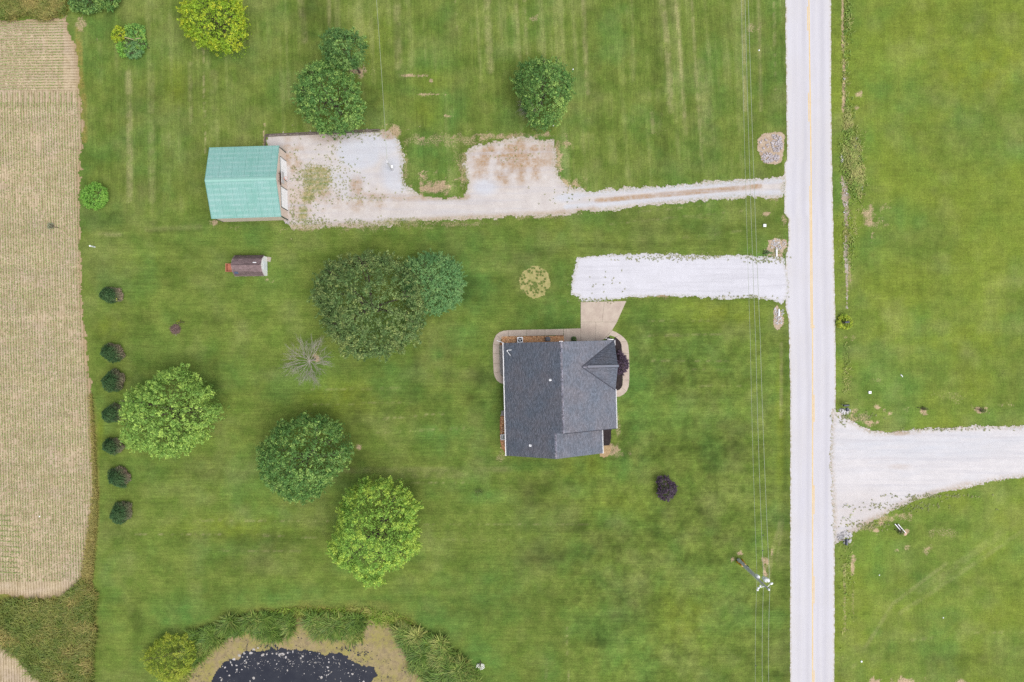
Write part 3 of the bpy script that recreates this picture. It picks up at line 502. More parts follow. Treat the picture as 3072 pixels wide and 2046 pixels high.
kind(sheet('ditch_gravel', [(2526, 530), (2534, 540), (2546, 580), (2548, 640), (2546, 690), (2538, 680), (2532, 640), (2527, 580)], .12, .02, gravel_mat('ditch_stone', A(206, 192, 180), A(170, 150, 124), False), 12, .4, 4, 19), 'structure')

# ---- road
def road_x(py): return (np.interp(py, [-9000, 0, 480, 490, 640, 655, 740, 770, 920, 965, 1200, 2046, 11000], [2310, 2356, 2361, 2353, 2352, 2365, 2365, 2357, 2357, 2366, 2371, 2370, 2368]),
                        np.interp(py, [-9000, 0, 450, 600, 960, 1230, 1640, 2046, 11000], [2450, 2492, 2495, 2498, 2506, 2507, 2504, 2503, 2500]))
def asphalt():
    t = NT('pale_asphalt')
    c = t.mix(t.ramp(t.noise(.12, 3), .4, .6), A(228, 225, 229), A(231, 229, 236))
    c = t.mix(t.ramp(t.noise(1.4, 4, .6, (1.6, .05, 1)), .45, .75, 0, .6), c, A(217, 215, 228))
    c = t.mix(t.math('MULTIPLY', t.attr('track'), t.ramp(t.noise(.3, 3, .6, (1, .2, 1)), .3, .6, .4, 1)), c, A(210, 208, 216))
    c = t.mix(t.ramp(t.noise(3.2, 5, .8), .68, .74, 0, .35), c, A(170, 166, 168))
    c = t.mix(t.ramp(t.attr('edge'), 0, .45, .75, 0), c, A(232, 228, 224))
    c = t.mix(t.math('MULTIPLY', t.ramp(t.attr('edge'), .05, .3, 1, 0), t.ramp(t.noise(2.2, 4, .75), .46, .58)), c, A(190, 178, 150))
    v = t.ramp(t.noise(10, 4, .8), .25, .75, .94, 1.06)
    t.bump(t.noise(20, 2), .01)
    return t.fin(t.mul(c, v), .85, .25)
_py = np.concatenate([[-9000, -3000, -900], np.arange(-400, 2460, 6.0), [3000, 5000, 11000]])
_l, _r = road_x(_py)
_l = _l+(fbm(_py/20, _py*0, .7, 4, 2)-.5)*5; _r = _r+(fbm(_py/20, _py*0+5, .7, 4, 3)-.5)*5
_w = np.linspace(0, 1, 31); _w = np.concatenate([[0, .03], _w[1:-1], [.97, 1]])
_X = ((_l[:, None]*(1-_w)+_r[:, None]*_w)-1536)/20; _Y = np.repeat((1023-_py)[:, None]/20, len(_w), 1)
_nw = len(_w); _i = (np.arange(len(_py)-1)[:, None]*_nw+np.arange(_nw-1)[None]).ravel()
road = kind(link('road', quads_mesh('road', np.stack([_X.ravel(), _Y.ravel(), np.full(_X.size, .03)], 1), np.stack([_i+_nw, _i+_nw+1, _i+1, _i], 1), asphalt(),
            {'edge': np.minimum(_w, 1-_w)[None].repeat(len(_py), 0)*6.8, 'track': (np.exp(-((_w-.2)/.05)**2)*.3+np.exp(-((_w-.4)/.06)**2)*.7+np.exp(-((_w-.62)/.05)**2)*.3+np.exp(-((_w-.8)/.06)**2)*.75)[None].repeat(len(_py), 0)})), 'structure')
MY = simple('yellow_road_paint', A(251, 226, 180), A(244, 214, 164), 1.5, .12, 8, .8)
def mark(name, x, py0, py1, hw):
    n = max(2, int((py1-py0)/12)); ys = np.linspace(py0, py1, n); V = []; Q = []
    for k, q in enumerate(ys):
        cx = np.interp(q, [-3000, 0, 500, 1024, 2046, 5000], [2400, 2426.5, 2433, 2437.5, 2437.5, 2437])+x
        for s in (-1, 1):
            X_, Y_ = PX(cx+s*(hw+rnd.uniform(-.3, .3)), q); V.append((X_, Y_, .034))
        if k: Q.append((2*k, 2*k+1, 2*k-1, 2*k-2))
    link(name, quads_mesh(name, V, Q, MY), road)
mark('centre_line', 0, -2500, 4500, 1.9)
for x, a, b in ((-4.6, 20, 92), (-4.6, 278, 365), (-4.2, 558, 985), (4.4, 975, 984), (4.3, 1184, 1266), (4.3, 1456, 1542), (4.3, 1728, 1810), (4.3, 2010, 2090), (-4.6, -250, -165), (4.3, 2285, 2370)): mark('lane_dash', x, a, b, 1.5)

# ---- pond
def water_mat():
    t = NT('dark_pond_water')
    c = t.mix(t.ramp(t.noise(.5, 4), .4, .6), A(44, 46, 58), A(54, 56, 66))
    t.bump(t.noise(2.5, 3), .01, .4)
    return t.fin(c, .12, .5)
kind(sheet('pond_water', [(p[0]+(30 if p[0] > 900 else -30), p[1]-20) for p in POND], .5, 0, water_mat(), 2, 1, 2, 3, flat=WATER_Z), 'structure')
OPEN = [(600, 2090), (632, 2040), (648, 2022), (664, 1996), (690, 1986), (714, 1990), (724, 1968), (748, 1958), (790, 1960), (806, 1948), (850, 1953), (920, 1956), (972, 1970), (1010, 1966), (1048, 1988), (1085, 2003), (1120, 2012), (1126, 2034), (1104, 2070), (1000, 2250), (800, 2300), (640, 2180)]
def algae_keep(cx, cy, v):
    px = cx*20+1536; py = 1023-cy*20
    op = poly_sd(px, py, OPEN)+(fbm(cx, cy, .9, 5, 31, .62)-.5)*24
    f = fbm(cx, cy, .35, 4, 37, .7)
    nb = ell(px, py, 1060, 1968, 70, 34, .5)*.12+ell(px, py, 800, 1945, 36, 16, .5)*.16+ell(px, py, 950, 1920, 70, 14, .5)*.07
    v = np.where(op > 0, -1, v)
    return np.where((f > .75-nb) & (op > -60), -1, v)
def algae_mat():
    t = NT('pond_algae')
    c = t.mix(t.ramp(t.noise(.5, 4, .6), .4, .62), A(172, 162, 96), A(180, 162, 120))
    c = t.mix(t.ramp(t.noise(1.4, 5, .7, dist=.6), .46, .66, 0, .85), c, A(146, 130, 104))
    c = t.mix(t.ramp(t.noise(.8, 4, .7), .56, .7, 0, .8), c, A(176, 168, 86))
    w = t.voro(.55, 'DISTANCE_TO_EDGE'); br = t.math('ADD', w, t.ramp(t.noise(2.5, 4), .3, .7, -.08, .12))
    c = t.mix(t.math('MULTIPLY', t.ramp(br, 0, .025, .7, 0), t.ramp(t.noise(.45, 2), .48, .58)), c, A(84, 76, 66))
    v = t.ramp(t.noise(6, 5, .8), .28, .72, .82, 1.16)
    t.bump(t.noise(9, 3), .02)
    return t.fin(t.mul(c, v), .8, .2)
o = sheet('pond_algae', [(p[0]+(6 if p[0] > 900 else -6), p[1]-5) for p in POND], .11, 0, algae_mat(), 3, .6, 4, 22, flat=WATER_Z+.012, extra=algae_keep, bbox=(500, 1350, 1850, 2140))
kind(o, 'stuff', 'yellow brown algae mat covering the pond around the open water')
def scum():
    mb = MB(); g = random.Random(4); n = 0
    big = [(720, 1968, 9), (735, 1962, 9), (750, 1956, 10), (762, 1948, 10), (776, 1946, 9), (786, 1962, 9), (740, 1972, 7), (700, 1976, 8), (845, 1964, 12), (857, 1972, 9), (838, 1968, 8), (900, 1974, 8), (906, 1968, 6), (690, 1986, 8), (984, 2002, 8), (1060, 1992, 7), (1048, 2018, 7), (1058, 2022, 9), (962, 2034, 8), (864, 2010, 8), (776, 1989, 7), (725, 2006, 6),
           (948, 1990, 6), (760, 2036, 9), (690, 2026, 8), (664, 2036, 7), (862, 1955, 9), (880, 1952, 7), (830, 1958, 8), (815, 1962, 7), (930, 1960, 5), (955, 1962, 6), (742, 1990, 6), (735, 1984, 7), (905, 1985, 6), (950, 1990, 6), (928, 1995, 5), (675, 2004, 5), (712, 1996, 5)]
    pts = [(x+g.uniform(-3, 3), y+g.uniform(-3, 3), r*g.uniform(.45, .8)) for x, y, r in big]
    while len(pts) < 380:
        x = g.uniform(620, 1130); y = 1955+abs(g.gauss(0, 42))
        if poly_sd(np.array([x]), np.array([y]), OPEN)[0] > 2 and y < 2110: pts.append((x, y, min(3.6, g.expovariate(1.3)+.4)))
    for x, y, r in pts:
        k = g.randint(6, 9); X_, Y_ = PX(x, y, WATER_Z); a0 = g.uniform(0, 6); st = g.uniform(.45, 1); R_ = r/20
        ring = []
        for q in range(k):
            a = 2*math.pi*q/k; rr = R_*g.uniform(.5, 1.15); ux, uy = rr*math.cos(a), rr*math.sin(a)*st
            ring.append((X_+ux*math.cos(a0)-uy*math.sin(a0), Y_+ux*math.sin(a0)+uy*math.cos(a0)))
        mb.prism(ring, WATER_Z+.004, WATER_Z+.03)
    o = mb.build('floating_scum', simple('pale_scum', A(222, 218, 220), A(176, 170, 160), 3, .15, 9))
    kind(o, 'stuff', 'pale flecks of scum floating on the dark pond water')
scum()

# ------------------------------------------------------------------ concrete walks, beds
MC = simple('old_concrete', A(222, 206, 190), A(206, 188, 174), .9, .1, 6, .9, .15, bump=.01)
def slab(parent, pts, z=.07, name='slab', m=None, gap=.35):
    c = np.mean(pts, 0); pts = [(p[0]-(p[0]-c[0])/max(1, math.hypot(*(p-c)))*gap, p[1]-(p[1]-c[1])/max(1, math.hypot(*(p-c)))*gap) for p in np.array(pts, float)]
    MB().prism([PX(*p) for p in pts], .0, z+rnd.uniform(-.006, .006)).build(name, m or MC, parent)
def walk(name, outer, inner, parent=None):
    for k in range(len(outer)-1): slab(parent, [outer[k], outer[k+1], inner[k+1], inner[k]])
apron = kind(link('driveway_apron', None), 'structure')
for q in ([(1742, 906), (1813, 904.5), (1806, 966), (1742, 966)], [(1813, 904.5), (1879, 903), (1851, 966), (1806, 966)], [(1742, 966), (1787, 966), (1787, 1028), (1742, 1028)], [(1787, 966), (1851, 966), (1836, 991), (1812, 1018), (1787, 1028)],
          [(1742, 985), (1742, 1028), (1693, 1029), (1690.5, 1005.6), (1690, 986.5)]): slab(apron, q)
wk = kind(link('sidewalk', None), 'structure')
walk('', [(1690, 986.5), (1635, 988), (1580, 989), (1525, 990.5)], [(1690, 1005.6), (1635, 1006.5), (1580, 1007.6), (1525, 1009)])
for o_ in list(COL.objects):
    if o_.name.startswith('slab') and o_.parent is None: o_.parent = wk
def wpoly(outer, inner, cuts):
    for a, b in zip(cuts[:-1], cuts[1:]): slab(wk, outer[a:b+1]+inner[a:b+1][::-1])
_o = [(1525, 990.5), (1511, 992), (1499, 996), (1488, 1005), (1482, 1018), (1479, 1032), (1478.5, 1060), (1479.5, 1090), (1481, 1118), (1484, 1130), (1490, 1141), (1500, 1149), (1514, 1153)]
_i = [(1525, 1009), (1518, 1009.5), (1510, 1012), (1504, 1018), (1500, 1026), (1498, 1036), (1498, 1060), (1499, 1090), (1500, 1116), (1502, 1122), (1505, 1127), (1509, 1129), (1514, 1130)]
wpoly(_o, _i, [0, 3, 5, 6, 7, 8, 12])
_o = [(1836, 991), (1848, 996), (1861, 1004), (1873, 1014), (1881, 1024), (1885, 1036), (1887, 1060), (1888, 1100), (1888, 1140), (1886, 1160), (1880, 1174), (1870, 1184), (1858, 1190), (1846, 1191)]
_i = [(1813, 1018), (1830, 1006), (1846, 1011), (1855, 1019), (1861, 1026), (1864, 1034), (1866, 1060), (1867, 1100), (1868, 1140), (1867, 1154), (1864, 1162), (1859, 1168), (1852, 1171), (1846, 1171)]
wpoly(_o, _i, [0, 2, 4, 6, 7, 8, 10, 13])
MDM = simple('dark_mulch', A(74, 66, 66), A(58, 50, 52), 3, .35, 9, .95, .1, bump=.04)
MBG = simple('brown_bed_soil', A(186, 136, 98), A(160, 116, 86), 3, .3, 8, .95, .1, bump=.04)
MGG = simple('grey_bed_gravel', A(186, 180, 176), A(160, 154, 150), 3, .25, 9, .95, .1, bump=.04)
MTS = simple('tan_bare_soil', A(208, 178, 140), A(182, 156, 116), 2, .25, 6, .95, .1, bump=.04)
kind(sheet('mulch_bed', [(1835, 1030), (1846, 1011), (1855, 1019), (1861, 1026), (1864, 1034), (1866, 1060), (1867, 1100), (1868, 1140), (1867, 1154), (1864, 1162), (1859, 1168), (1852, 1171), (1835, 1171)], .08, .045, MDM, 1, .5, 3), 'structure')
kind(sheet('mulch_bed', [(1815, 1022), (1824, 1009), (1843, 1019), (1843, 1030), (1815, 1030)], .08, .05, MDM, 1, .5, 3), 'structure')
kind(sheet('mulch_bed', [(1800, 1285), (1835, 1287), (1832, 1320), (1829, 1336), (1800, 1336)], .08, .03, MDM, 1.2, .5, 3), 'structure')
kind(sheet('brown_gravel_bed', [(1499, 1034), (1501, 1026), (1505, 1018), (1511, 1012.5), (1525, 1009.5), (1692, 1006), (1693, 1032), (1499, 1038)], .08, .04, MBG, .6, .5, 3), 'structure')
kind(sheet('grey_gravel_bed', [(1498.5, 1036), (1512, 1036), (1512, 1129), (1505, 1126), (1500, 1116)], .08, .042, MGG, .6, .5, 3), 'structure')
kind(sheet('brown_gravel_bed', [(1502, 1246), (1515, 1244), (1520, 1365), (1508, 1350), (1500, 1320), (1499, 1270)], .08, .03, MBG, 2, .5, 3), 'structure')
kind(sheet('grey_gravel_bed', [(1500, 1248), (1505, 1234), (1515, 1230), (1516, 1246)], .08, .036, MGG, 1.5, .5, 3), 'structure')
kind(sheet('bare_soil', [(1800, 1337), (1829, 1337), (1835, 1350), (1828, 1362), (1812, 1372), (1800, 1370)], .09, .02, MTS, 5, .5, 4), 'structure')
def pebbles(n, x0, x1, y0, y1, m, r0, r1, name, label, z=.05):
    V = []; F = []; g = np.random.default_rng(n)
    base = np.array([[1, 0, 0], [0, 1, 0], [-1, 0, 0], [0, -1, 0], [0, 0, .8]], float); fc = np.array([[0, 1, 4, 4], [1, 2, 4, 4], [2, 3, 4, 4], [3, 0, 4, 4]])
    T = []
    for k in range(n):
        X_, Y_ = PX(g.uniform(x0, x1), g.uniform(y0, y1)); r = g.uniform(r0, r1); a = g.uniform(0, 6.3)
        b = base*[r, r*g.uniform(.6, 1), r]; c, s = math.cos(a), math.sin(a)
        V.append(np.stack([b[:, 0]*c-b[:, 1]*s+X_, b[:, 0]*s+b[:, 1]*c+Y_, b[:, 2]+z], 1)); T.append(fc[:, :3]+5*k)
    o = link(name, quads_mesh(name, np.concatenate(V), np.concatenate(T), m)); kind(o, 'stuff', label)
MPB = simple('brown_pebble', A(206, 146, 98, 1.3), A(226, 190, 150, 1.3), 6, .2, 9, .8, .2, island=.45)
pebbles(2600, 1505, 1691, 1009.5, 1030, MPB, .05, .11, 'bed_pebbles', 'rust brown pebbles filling the bed under the roof edge')
pebbles(700, 1500, 1511, 1038, 1122, simple('grey_pebble', A(200, 194, 190), A(170, 164, 160), 6, .2, 9, .8, .2, island=.3), .04, .08, 'bed_pebbles', 'grey pebbles in the strip beside the long roof edge')
pebbles(450, 1502, 1518, 1250, 1345, MPB, .04, .09, 'bed_pebbles', 'brown pebbles in the narrow bed at the roof corner')

# ------------------------------------------------------------------ house
def alongplane(o, a, b):         # plane origin, unit along eave, unit up slope
    o, a, b = Vector(o), Vector(a).normalized(), Vector(b).normalized(); n = a.cross(b)
    return o, a, b, n
def shingle_plane(g, pl, poly, V, Q, expo=.145, L=.36):
    o, a, b, n = pl; P = np.array(poly); amin, amax = P[:, 0].min(), P[:, 0].max(); bmax = P[:, 1].max()
    rows = np.arange(0, bmax, expo); A0 = []
    for r, q in enumerate(rows):
        mid = q+expo*.5; xs = []
        for i in range(len(P)):
            (x0, y0), (x1, y1) = P[i], P[(i+1) % len(P)]
            if (y0 > mid) != (y1 > mid): xs.append(x0+(x1-x0)*(mid-y0)/(y1-y0))
        xs.sort()
        for s0, s1 in zip(xs[::2], xs[1::2]):
            x = s0-g.uniform(0, L)
            while x < s1:
                w = L*g.uniform(.55, 1.15); c0, c1 = max(x, s0), min(x+w-.012, s1)
                if c1-c0 > .03: A0.append((c0, c1, q, g.random()))
                x += w
    A0 = np.array(A0); m = len(A0)
    o_, a_, b_, n_ = [np.array(v[:]) for v in (o, a, b, n)]
    th = .014+.016*(A0[:, 3] > .5)
    lo = A0[:, 2]-.01-.02*(A0[:, 3] > .5); hi = A0[:, 2]+expo*1.02
    pt = lambda A_, B_, H_: o_+A_[:, None]*a_+B_[:, None]*b_+H_[:, None]*n_
    v = np.stack([pt(A0[:, 0], lo, th), pt(A0[:, 1], lo, th), pt(A0[:, 1], hi, th*0+.004), pt(A0[:, 0], hi, th*0+.004),
                  pt(A0[:, 0], lo, th*0-.004), pt(A0[:, 1], lo, th*0-.004)], 1).reshape(-1, 3)
    i = (np.arange(m)*6)[:, None]
    q = np.concatenate([i+[0, 1, 2, 3], i+[4, 5, 1, 0], i+[4, 0, 3, 3], i+[5, 2, 1, 1]][:2])
    base = sum(len(x) for x in V); V.append(v); Q.append(q+base)
MSH = simple('slate_grey_shingle', A(130, 138, 154), A(142, 141, 152), .35, .08, 9, .75, .3, island=.22)
MWT = simple('white_trim', (.78, .78, .8, 1), None, 1, .03, 3, .5, .3)
MSD = simple('cream_siding', A(214, 206, 194), None, 1, .05, 3, .7, .2)
MBR = simple('tan_brick', A(170, 140, 116), A(150, 116, 96), 4, .15, 9, .85, .2)
MGL = simple('window_glass', A(60, 70, 80), None, 1, .05, 2, .1, .5)
TH = math.radians(1.45)
_nw = PX(1511, 1029, 2.8)
house = thing('house', (_nw[0], _nw[1], 0), 'low ranch house with dark slate shingle roof and white gutters beside the sidewalk', 'house', rz=TH)
HE, PI_ = 2.8, .547; WM, WL, LM, LT = 16.12, 14.0, 12.84, 16.44
RM, RL = WM/2, WL/2; ZM, ZL = HE+RM*PI_, HE+RL*PI_
CG = -3.65; CH = 3.62; CS = .765; ZC = HE+CH*CS; CU = RM+(ZM-ZC)/PI_    # cross gable: ridge w, half width, slope, ridge z, where its ridge meets the main slope
# walls
mb = MB(); t = .45
mb.prism([(t, -.35), (WM-t, -.35), (WM-t, -LM+.35), (WL-t, -LM+.35), (WL-t, -LT+.35), (t, -LT+.35)], 0, HE-.05)
for w0, R_, Z_, Wd in ((-.35, RM, ZM, WM), (-LM+.37, RM, ZM, WM), (-LT+.37, RL, ZL, WL)):
    mb.add([(t, w0, HE-.05), (Wd-t, w0, HE-.05), (R_, w0, Z_-.3), (t, w0-.02, HE-.05), (Wd-t, w0-.02, HE-.05), (R_, w0-.02, Z_-.3)], [(0, 1, 2), (5, 4, 3), (0, 3, 4, 1), (1, 4, 5, 2), (2, 5, 3, 0)])
mb.add([(WM-.3, CG-CH+.4, HE-.05), (WM-.3, CG+CH-.4, HE-.05), (WM-.3, CG, ZC-.3), (WM-.32, CG-CH+.4, HE-.05), (WM-.32, CG+CH-.4, HE-.05), (WM-.32, CG, ZC-.3)], [(0, 1, 2), (5, 4, 3), (0, 3, 4, 1), (1, 4, 5, 2), (2, 5, 3, 0)])
mb.build('wall', MBR, house)
# roof decks (0.12 thick) and shingles
def deck(mb, pts, th=.12):
    n = len(pts); d = Vector((0, 0, -th))
    mb.add([Vector(p) for p in pts]+[Vector(p)+d for p in pts], [tuple(range(n)), tuple(range(n, 2*n))[::-1]]+[((i+1) % n, i, n+i, n+(i+1) % n) for i in range(n)])
mb = MB()
deck(mb, [(0, 0, HE), (0, -LT, HE), (RL, -LT, ZL), (RL, -LM, ZL), (RM, -LM, ZM), (RM, 0, ZM)])
deck(mb, [(WM, -LM, HE), (WM, 0, HE), (RM, 0, ZM), (RM, -LM, ZM)])
deck(mb, [(WL, -LT, HE), (WL, -LM, HE), (RL, -LM, ZL), (RL, -LT, ZL)])
deck(mb, [(WM+.02, CG+CH, HE+.03), (CU, CG, ZC+.03), (WM+.02, CG, ZC+.03)])
deck(mb, [(WM+.02, CG-CH, HE+.03), (WM+.02, CG, ZC+.03), (CU, CG, ZC+.03)])
roof = mb.build('roof', MSH, house)
g = random.Random(2); V = []; Q = []
s1 = math.hypot(1, PI_)
up = Vector((1, 0, PI_)); dn = Vector((-1, 0, PI_)); e = .006
shingle_plane(g, alongplane((0, 0, HE+e), (0, -1, 0), up), [(0, 0), (LT, 0), (LT, RL*s1), (LM, RL*s1), (LM, RM*s1), (0, RM*s1)], V, Q)
shingle_plane(g, alongplane((WM, -LM, HE+e), (0, 1, 0), dn), [(0, 0), (LM+CG-CH, 0), (LM+CG, (WM-CU)*s1), (LM+CG+CH, 0), (LM, 0), (LM, RM*s1), (0, RM*s1)], V, Q)
shingle_plane(g, alongplane((WL, -LT, HE+e), (0, 1, 0), dn), [(0, 0), (LT-LM, 0), (LT-LM, RL*s1), (0, RL*s1)], V, Q)
s2 = math.hypot(1, CS)
shingle_plane(g, alongplane((WM+.02, CG+CH, HE+.036), (-1, 0, 0), (0, -1, CS)), [(0, 0), (0, CH*s2), (WM-CU, CH*s2)], V, Q)
shingle_plane(g, alongplane((CU, CG-CH, HE+.036), (1, 0, 0), (0, 1, CS)), [(WM-CU, 0), (WM-CU, CH*s2), (0, CH*s2)], V, Q)
o = link('shingles', quads_mesh('shingles', np.concatenate(V), np.concatenate(Q), MSH), roof); kind(o, 'stuff')
# ridge caps
mb = MB()
def caps(p0, p1, wd, slope, step=.21):
    p0, p1 = Vector(p0), Vector(p1); d = (p1-p0).normalized(); L = (p1-p0).length; s = d.cross(Vector((0, 0, 1)))
    q = 0
    while q < L:
        a = p0+d*q; b = p0+d*min(q+step*1.05, L); h = rnd.uniform(.03, .05)
        for sg in (-1, 1):
            c = s*sg*wd; dz = Vector((0, 0, -wd*slope))
            pts = [a+Vector((0, 0, h+.01)), a+c+dz+Vector((0, 0, h)), b+c+dz+Vector((0, 0, h-.02)), b+Vector((0, 0, h-.01))]
            mb.add(pts, [(0, 1, 2, 3) if sg > 0 else (3, 2, 1, 0)])
        q += step
caps((RM, 0, ZM), (RM, -LM, ZM), .17, PI_); caps((RL, -LM, ZL), (RL, -LT, ZL), .17, PI_); caps((CU, CG, ZC+.03), (WM, CG, ZC+.03), .17, CS)
o = mb.build('ridge_caps', simple('cap_shingle', A(128, 130, 148), A(152, 148, 158), 1, .1, 6, .75, .3, island=.45), roof); kind(o, 'stuff')
MVL = simple('dark_valley_strip', A(84, 86, 98), None, 1, .15, 6, .8)
for sg in (-1, 1):
    a = Vector((CU-.05, CG, ZC+.05)); b = Vector((WM+.02, CG+sg*CH, HE+.05)); mb = MB(); mb.tube([a, b], .075, 6); mb.build('valley_strip', MVL, house)
mb = MB(); mb.tube([(RM+.1, -LM-.03, ZM-.02), (WM, -LM-.03, HE+.0)], .05, 4); mb.build('rake_edge', MVL, house)
mb = MB(); mb.box((CU+3.0, CG, ZC+.1), (4.4, .34, .05)); mb.build('ridge_vent', MSH, house)
mb = MB()
for sg in (-1, 1): mb.box((CU+3.0, CG+sg*.2, ZC+.045), (4.4, .05, .06))
mb.build('vent_slot', simple('dark_slot', A(44, 44, 50)), house)
def gutter(x, w0, w1, z, outw):
    mb = MB(); mb.box((x+outw*.075, (w0+w1)/2, z-.1), (.02, abs(w1-w0), .14)); mb.box((x+outw*.15, (w0+w1)/2, z-.08), (.03, abs(w1-w0), .16)); mb.box((x+outw*.085, (w0+w1)/2, z-.16), (.15, abs(w1-w0), .02))
    k = int(abs(w1-w0)/1.2)
    for i in range(k+1): mb.box((x+outw*.08, w0+(w1-w0)*i/max(1, k), z-.02), (.14, .04, .02))
    mb.build('gutter', MWT, house)
gutter(0, .02, -LT, HE, -1); gutter(WM, -.0, -.75, HE, 1); gutter(WM, CG-CH+.1, -LM, HE, 1); gutter(WL, -LM-.05, -LT, HE, 1)
mb = MB(); mb.tube([(.1, -.1, 2.6), (.1, -.1, .25), (-.25, .1, .15), (-1.05, .4, .1)], .05, 6); mb.build('downspout', MWT, house)
mb = MB(); mb.tube([(WM-.1, .12, 2.72), (WM-.1, .16, .2), (WM-.9, .3, .1)], .05, 6); mb.box((WM-.55, .1, HE-.05), (.9, .1, .1)); mb.build('downspout', MWT, house)
mb = MB(); mb.box((RM, .05, ZM-.12), (.5, .06, .1)); mb.build('gable_bracket', MWT, house)
for nm, u, w in (('vent_pipe', 6.55, -5.35), ('vent_pipe', 3.55, -14.75)):
    z = HE+u*PI_; mb = MB(); mb.lathe((u, w, z-.1), [(.05, 0), (.05, .5), (.065, .5), (.065, .56)], 10); mb.lathe((u, w, z-.06), [(.11, .02), (.09, .1), (.06, .16)], 10)
    mb.box((u-.1, w, z-.03), (.34, .3, .02), 0, Vector((0, 0, 1)).rotation_difference(Vector((-PI_, 0, 1)).normalized()).to_matrix()); mb.build(nm, MWT, house)
z = HE+.6*PI_; mb = MB(); mb.tube([(.55, -1.15, z), (.5, -1.2, z+.5)], .035); mb.tube([(.75, -1.05, z+.5), (1.1, -1.02, z+.6)], .045); mb.tube([(.5, -1.2, z+.45), (.95, -1.85, z+.66)], .03); mb.tube([(.4, -1.2, z+.42), (.65, -1.0, z+.5)], .04)
mb.build('antenna', MWT, house)
for w in (-1.6, -9.3, -11.2):
    MB().box((WM-t+.01, w, 1.5), (.06, 1.1, 1.3)).build('window', MGL, house); MB().box((t-.01, w-2, 1.5), (.06, 1.1, 1.3)).build('window', MGL, house)
mb = MB(); mb.box((13.3, -.33, 1.1), (2.7, .07, 2.1)); mb.build('garage_door', MWT, house)

# ------------------------------------------------------------------ barn
TB = math.radians(1.7)
_b = PX(834, 543.5, 3.3)
def ribbed():
    t = NT('green_ribbed_metal')
    tc = t.new('ShaderNodeTexCoord'); sp = t.new('ShaderNodeSeparateXYZ'); t.t.links.new(tc.outputs['Object'], sp.inputs[0])
    c = t.mix(t.ramp(t.noise(.3, 3), .4, .6), A(142, 200, 188), A(154, 206, 198))
    fx = t.math('FRACT', t.math('DIVIDE', sp.outputs['X'], .2286)); c = t.mix(t.ramp(t.math('ABSOLUTE', t.math('SUBTRACT', fx, .75)), 0, .22, .35, 0), c, A(112, 178, 166))      # rib shade painted into the colour as a darker strip
    fy = t.math('FRACT', t.math('DIVIDE', sp.outputs['Y'], .76)); c = t.mix(t.math('MULTIPLY', t.ramp(t.math('ABSOLUTE', t.math('SUBTRACT', fy, .5)), .0, .3, .55, 0), t.ramp(t.noise(.8, 3), .35, .6)), c, A(190, 226, 222))   # chalky screw lines
    lap = t.ramp(sp.outputs['X'], .0, .07, .4, 0); c = t.mix(lap, c, A(96, 160, 150))
    c = t.mix(t.ramp(t.noise(2.2, 4, .7, (2.5, .3, 1)), .5, .75, 0, .35), c, A(196, 222, 220))
    return t.fin(c, .45, .35)
MGR = ribbed()
MGD = simple('dark_green_trim', A(48, 84, 76), None, 1, .08, 4, .5, .4)
MGC = simple('pale_green_cap', A(166, 218, 206), None, 1, .05, 3, .42, .5)
MPK = simple('beige_metal_wall', A(206, 190, 178, 1.95), A(200, 183, 172, 1.95), .8, .05, 4, .6, .25)
_sw = PX(634.8, 656, 3.3); _ne = PX(837, 437.4, 3.3); _se = PX(843, 649.7, 3.3)
barn = thing('metal_barn', (_se[0], _se[1], 0), 'metal barn with pale green ribbed roof and two white overhead doors', 'barn', rz=TB)
BL, BW, BE, BP = 10.06, 10.3, 3.3, .35   # local: x west is negative, y north
ZR = BE+BW/2*BP
mb = MB(); mb.prism([(-.06, .08), (-BL+.28, .08), (-BL+.28, BW-.1), (-.06, BW-.1)], 0, BE-.03)
for x in (-.065, -BL+.29):
    mb.add([(x, .1, BE-.03), (x, BW-.12, BE-.03), (x, BW/2, ZR-.12), (x-.01, .1, BE-.03), (x-.01, BW-.12, BE-.03), (x-.01, BW/2, ZR-.12)], [(0, 1, 2), (5, 4, 3), (0, 3, 4, 1), (1, 4, 5, 2), (2, 5, 3, 0)])
mb.build('wall', MPK, barn)
mb = MB()
for k in range(1, 44): mb.box((-.272, .3+k*.225, 1.6), (.016, .03, 3.1))
mb2 = mb
def panel_mesh():
    V = []; prof = []
    for r in range(4):
        x = r*.2286; prof += [(x, 0), (x+.15, 0), (x+.168, .022), (x+.2, .022), (x+.2185, 0)]
    prof.append((.9146, 0)); L = BW/2*math.hypot(1, BP)+.04; nb = 7
    for j in range(nb+1):
        for x, h in prof: V.append((x, j/nb*L, h))
    n = len(prof); F = [(j*n+i, j*n+i+1, (j+1)*n+i+1, (j+1)*n+i) for j in range(nb) for i in range(n-1)]
    F += [(i, (nb)*n*0+i+1, i+1, i) for i in range(0)]
    me = bpy.data.meshes.new('roof_panel'); me.from_pydata(V, [], F); me.update(); me.materials.append(MGR); return me
PMESH = panel_mesh()
for side in (0, 1):
    for k in range(11):
        o = link('roof_panel', PMESH, barn); hz = .012*(k % 2)
        if side == 0: o.location = (-BL+k*.9146, -.03, BE+hz-.01); o.rotation_euler = (math.atan(BP), 0, 0)
        else: o.location = (-BL+(k+1)*.9146, BW+.03, BE+hz-.01); o.rotation_euler = (math.atan(BP), 0, math.pi)
mb = MB()
for sg in (0, 1):
    y0, y1 = ((.02, BW/2), (BW-.02, BW/2))[sg]
    deck(mb, [(-BL+.02, y0, BE-.05), (-.02, y0, BE-.05), (-.02, y1, ZR-.06), (-BL+.02, y1, ZR-.06)][::(1 if sg == 0 else -1)], .05)
mb.build('roof_deck', MGD, barn)
mb = MB(); c = .24
